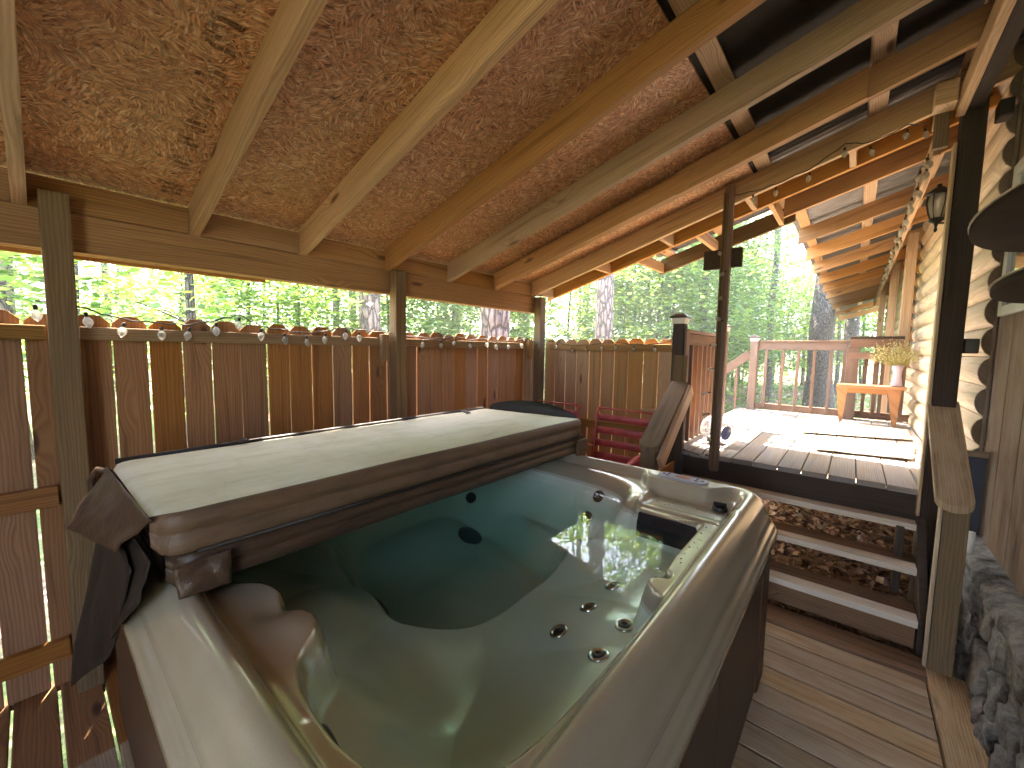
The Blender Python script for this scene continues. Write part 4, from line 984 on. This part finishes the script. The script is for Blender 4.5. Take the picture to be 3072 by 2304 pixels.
# ---------------------------------------------------------------- ground, litter, woods
V = []; F = []; rad = [0, 1, 2, 3, 4.5, 6, 8, 11, 15, 20, 27, 36, 50, 80, 140, 300]; n = 64
def gz(x, y):
    r = math.hypot(x, y-3); b = -.32 if r < 5 else -.32-.02*0
    return b+(max(0, r-12)*.012 if r < 60 else .58)+.12*mn.noise(Vector((x*.15, y*.15, 0)))*min(1, r/8)
V = [(0, 3, gz(0, 3))]
for r in rad[1:]:
    for k in range(n): a = 2*math.pi*k/n; x, y = r*math.cos(a), 3+r*math.sin(a); V.append((x, y, gz(x, y)))
for k in range(n): F.append((0, 1+k, 1+(k+1) % n))
for i in range(len(rad)-2):
    for k in range(n): a = 1+i*n; F.append((a+k, a+n+k, a+n+(k+1) % n, a+(k+1) % n))
g = mesh('ground', V, F, M['ground'], smooth=True); tag(g, 'leaf strewn woodland floor', 'ground', kind='structure')
def leaves(name, cnt, fn, size, mat, curl=.3, seed=1):
    r_ = np.random.default_rng(seed); Vs = []; Fs = []
    P_ = fn(r_, cnt)
    for i in range(cnt):
        c = P_[i]; s = size*r_.uniform(.6, 1.3); a = r_.uniform(0, 2*math.pi)
        n_ = Vector((r_.normal()*curl, r_.normal()*curl, 1)).normalized(); d = Vector((math.cos(a), math.sin(a), 0)); d = (d-n_*d.dot(n_)).normalized(); e = n_.cross(d); c = Vector(c)
        k = len(Vs); Vs += [c-d*s*.5, c+e*s*.32+n_*s*.08, c+d*s*.5, c-e*s*.32+n_*s*.08]; Fs.append((k, k+1, k+2, k+3))
    return mesh(name, Vs, Fs, mat)
ll = leaves('leaf_litter', 20000, lambda r_, n_: np.column_stack([r_.uniform(-1.6, 1.2, n_), 3.3+r_.uniform(0, 1, n_)**1.3*5, -.20+r_.uniform(-.03, .05, n_)]), .082, M['litter'], .6)
tag(ll, 'deep drift of dry brown leaves under the steps and deck', 'leaf litter', kind='stuff')
gb = box('earth_bank', (-1.8, 3.15, -.5), (1.4, 9, -.215), M['soil'], bevel=0); tag(gb, 'bank of earth under the raised deck', 'ground', kind='structure')
def gc(seed, n_, r0, r1, a0, a1, size, name, lab, cat, mat):
    def f(r_, n__):
        rr = r0+(r1-r0)*r_.uniform(0, 1, n__)**.7; aa = np.radians(r_.uniform(a0, a1, n__)); x = -rr*np.sin(aa); y = rr*np.cos(aa)
        z = np.array([gz(a, b) for a, b in zip(x, y)]); return np.column_stack([x, y, z+r_.uniform(0, .35, n__)*(r_.uniform(0, 1, n__) > .3)])
    o = leaves(name, n_, f, size, mat, .7, seed); tag(o, lab, cat, kind='stuff')
gc(3, 9000, 9.5, 40, -6, 60, .22, 'undergrowth', 'low green undergrowth on the woodland floor', 'undergrowth', M['leaf'])
gc(4, 6000, 7.8, 22, -6, 40, .12, 'fallen_leaves', 'brown fallen leaves beyond the deck', 'leaf litter', M['litter'])

def crown_mesh(seed, H, rad_, nspray, per, leaf, z0=.8, mat=M['leaf'], flat=.16):
    r_ = np.random.default_rng(seed); Vs = []; Fs = []
    for s in range(nspray):
        zc = z0+(H-z0)*r_.uniform(0, 1)**.9; fr = 1-((zc-z0)/(H-z0)-.35)**2*1.1; fr = max(.25, fr)
        a = r_.uniform(0, 2*math.pi); rr = rad_*fr*r_.uniform(.15, 1)**.6; cx_, cy2 = rr*math.cos(a), rr*math.sin(a)
        sr_ = r_.uniform(.25, .6)*(rad_/2.2)
        P_ = r_.normal(size=(per, 3))*np.array([sr_, sr_, sr_*flat]); 
        tl = r_.normal(size=2)*.2
        for p in P_:
            c = Vector((cx_+p[0], cy2+p[1], zc+p[2]+p[0]*tl[0]+p[1]*tl[1]-.10*(p[0]**2+p[1]**2)))
            sz = leaf*r_.uniform(.6, 1.25); an = r_.uniform(0, 6.283); n_ = Vector((r_.normal()*.35, r_.normal()*.35, 1)).normalized()
            d = Vector((math.cos(an), math.sin(an), 0)); d = (d-n_*d.dot(n_)).normalized(); e = n_.cross(d); k = len(Vs)
            Vs += [c-d*sz*.55, c+e*sz*.42, c+d*sz*.55, c-e*sz*.42]; Fs.append((k, k+1, k+2, k+3))
    me = bpy.data.meshes.new('crown'); me.from_pydata([tuple(v) for v in Vs], [], Fs); me.materials.append(mat); return me
def trunk_mesh(seed, H, r0, r1, limbs, mat, lean=.04, spread=1.6):
    r_ = np.random.default_rng(seed); V = []; F = []
    def tb(pts, rs, seg):
        b = len(V)
        for p, q in zip(pts, rs):
            for k in range(seg): a = 2*math.pi*k/seg; V.append((p[0]+q*math.cos(a), p[1]+q*math.sin(a), p[2]))
        for i in range(len(pts)-1):
            for k in range(seg): F.append((b+i*seg+k, b+i*seg+(k+1) % seg, b+(i+1)*seg+(k+1) % seg, b+(i+1)*seg+k))
    n_ = 12; dx, dy = r_.normal(size=2)*lean; pts = []; rs = []
    for i in range(n_+1):
        t_ = i/n_; z = -.3+(H+.3)*t_; pts.append((dx*z+.04*math.sin(z*1.3+seed), dy*z+.04*math.sin(z*.9+seed*2), z)); rs.append((r0*(1-t_)+r1*t_)*(1.35 if i == 0 else 1))
    tb(pts, rs, 20 if r0 > .15 else 9)
    for i in range(limbs):
        t_ = r_.uniform(.25, .95); b = pts[int(t_*n_)]; a = r_.uniform(0, 6.283); L = spread*r_.uniform(.5, 1)*(1.1-t_*.5); rb = (r0*(1-t_)+r1*t_)*.45
        P_ = [(b[0]+L*q*math.cos(a+.3*q), b[1]+L*q*math.sin(a+.3*q), b[2]+L*(.55*q-.15*q*q)) for q in (0, .25, .5, .75, 1)]
        tb(P_, [rb, rb*.75, rb*.55, rb*.35, rb*.12], 6)
    me = bpy.data.meshes.new('trunk'); me.from_pydata(V, [], F); me.polygons.foreach_set("use_smooth", [True]*len(F)); me.materials.append(mat); return me
KIND = []
for s in range(5):
    H = (5.5, 7, 8.5, 6.2, 9)[s]; rd = (1.9, 2.1, 2.4, 2.3, 2.2)[s]
    KIND.append((trunk_mesh(s+20, H, (.05, .07, .09, .045, .10)[s], .012, 16, M['grey_bark'], .03, rd*.8), crown_mesh(s+40, H, rd, 110, 62, .115, z0=(.9, 1.1, 1.5, .7, 1.6)[s])))
def tree(name, tm, cm, x, y, label, cat, group=None, rz=0.0, sc=1.0, zoff=0.0):
    t = thing(name, label, cat, (x, y, gz(x, y)+zoff), group); t.rotation_euler = (0, 0, rz); t.scale = (sc, sc, sc)
    for nm, me in (('trunk', tm), ('crown', cm)):
        if me is None: continue
        o = bpy.data.objects.new(nm, me); C.objects.link(o); o.parent = t
    return t
tr = random.Random(11)
cnt = 0; placed = []
for ring_, (r0, r1, num) in enumerate(((6.5, 10, 9), (10, 15, 14), (15, 23, 22), (23, 34, 26))):
    for i in range(num):
        az = R(-7+(i+tr.uniform(.1, .9))/num*108); rr = tr.uniform(r0, r1); x, y = -rr*math.sin(az), rr*math.cos(az)
        if x > -5.0 and y < 9.5: continue
        if x > -3.3 and y < 23: continue
        k = tr.randrange(5); sc = tr.uniform(.8, 1.15)
        hmax = (5.5, 7, 8.5, 6.2, 9)[k]*sc
        # keep the sun path to the deck open
        if abs(math.degrees(math.atan2(-x, y-4.5))-67) < 34 and hmax > (math.hypot(x, y-4.5)-2.2)*1.0: k = 0; sc = .75
        if abs(math.degrees(math.atan2(-x, y-4.5))-67) < 34 and 4.1 > (math.hypot(x, y-4.5)-1.6)*1.1: continue
        tree('leafy_tree', KIND[k][0], KIND[k][1], x, y, 'slender leafy young tree in the bright green woods', 'tree', 'leafy trees of the surrounding woods', tr.uniform(0, 6.28), sc)
for i, (x, y) in enumerate(((-3.9, 10.2), (-3.5, 13.2), (-4.6, 12.0), (-3.6, 16.2), (-4.9, 15.0), (-3.3, 19.6), (-5.4, 18.6), (-2.6, 22.6), (-.6, 23.4), (1.2, 24.5), (-4.2, 22.8), (-1.8, 26.5), (.4, 27.5), (-3.6, 28.0), (2.2, 30), (-.8, 31), (-5.8, 26))):
    tree('leafy_tree', KIND[i*3 % 5][0], KIND[i*3 % 5][1], x, y, 'slender leafy young tree in the bright green woods', 'tree', 'leafy trees of the surrounding woods', tr.uniform(0, 6.28), tr.uniform(.9, 1.12))
KT = [trunk_mesh(60+s, 13, (.06, .09, .11, .075)[s], .03, 5, M[('grey_bark', 'pine_bark')[s % 2]], .012, .9) for s in range(4)]
# big pines with their own look
pc = crown_mesh(77, 9, 2.6, 120, 40, .17, z0=0, mat=M['leaf_pine'], flat=.35)
def pine(x, y, r0, H, label, crown=True, mat='pine_bark', sc=1.0):
    t = tree('pine_tree', trunk_mesh(int(x*37+y*11) % 97, H, r0, r0*.55, 0, M[mat], .004), None, x, y, label, 'tree')
    if crown:
        o = bpy.data.objects.new('crown', pc); C.objects.link(o); o.parent = t; o.location = (0, 0, H-4)
pine(-3.72, 4.05, .21, 19, 'thickest pine trunk seen over the fence just left of the corner post')
pine(-6.86, 4.1, .20, 21, 'pine trunk seen over the fence just left of the middle fence post')
pine(-9.7, 12.1, .21, 19, 'thin looking pine trunk right beside the fence corner post', False)
pine(-4.2, 7.97, .205, 17, 'straight furrowed pine trunk right of the corner post under the roof edge')
pine(-9.5, 16.4, .17, 18, 'slim pine trunk behind the furrowed pine near the corner')
pine(-10.2, -.25, .17, 17, 'pine trunk cut by the left edge of the picture')
pine(-.83, 16.4, .36, 18, 'broad grey trunk standing beyond the deck railing', True, 'grey_bark')
pine(-2.45, 17.7, .13, 14, 'narrow dark trunk beyond the left part of the far railing', True, 'grey_bark')
pine(-3.5, 13.0, .12, 12, 'leaning dark trunk just left of the thin light-strung post', True, 'grey_bark')
pine(-13.5, 7.3, .14, 16, 'slim brown trunk beyond the middle of the long fence', False)
pine(-12.5, 8.4, .13, 16, 'slim grey trunk next to the slim brown one beyond the fence', False)
pine(-.15, 20.5, .25, 18, 'grey trunk seen under the end of the far roof', True, 'grey_bark')
for i in range(26):
    az = R(tr.uniform(2, 92)); rr = tr.uniform(11, 26); x, y = -rr*math.sin(az), rr*math.cos(az)
    if x > -5 and y < 10: continue
    tree('slim_tree', KT[i % 4], None, x, y, 'slim bare trunk standing among the leafy trees', 'tree', 'slim bare trunks in the woods', tr.uniform(0, 6.28))
# distant wall of woods
def far_band(seed, n_, r0, r1, z1, size, name, lab, mat):
    def f(r_, n__):
        rr = r_.uniform(r0, r1, n__); aa = np.radians(r_.uniform(-15, 112, n__)); x = -rr*np.sin(aa); y = rr*np.cos(aa)
        return np.column_stack([x, y, r_.uniform(0, 1, n__)**1.15*z1])
    o = leaves(name, n_, f, size, mat, .8, seed); tag(o, lab, 'woods', kind='stuff')
far_band(8, 8500, 36, 55, 9, .5, 'distant_woods', 'hazy green mass of distant woods', M['leaf'])
# simple deciduous canopy overhead, well clear of the sun path, seen reflected in the water
fix_caps()
# haze: pale air that fades the far woods
hm = NT('air_haze'); pv = hm.node("ShaderNodeVolumePrincipled", i_Color=(.92, .97, 1.0), i_Density=.0055); pv.inputs["Anisotropy"].default_value = .3
hm.t.links.new(pv.outputs[0], hm.out.inputs[1]); hm.n.remove(hm.p)
hz_ = mesh('haze', [(x, y, z) for z in (-2.5, 27) for x, y in ((-310, -310), (310, -310), (310, 320), (-310, 320))], BOXF, hm.m); tag(hz_, 'thin pale haze among the trees', 'haze', kind='stuff')
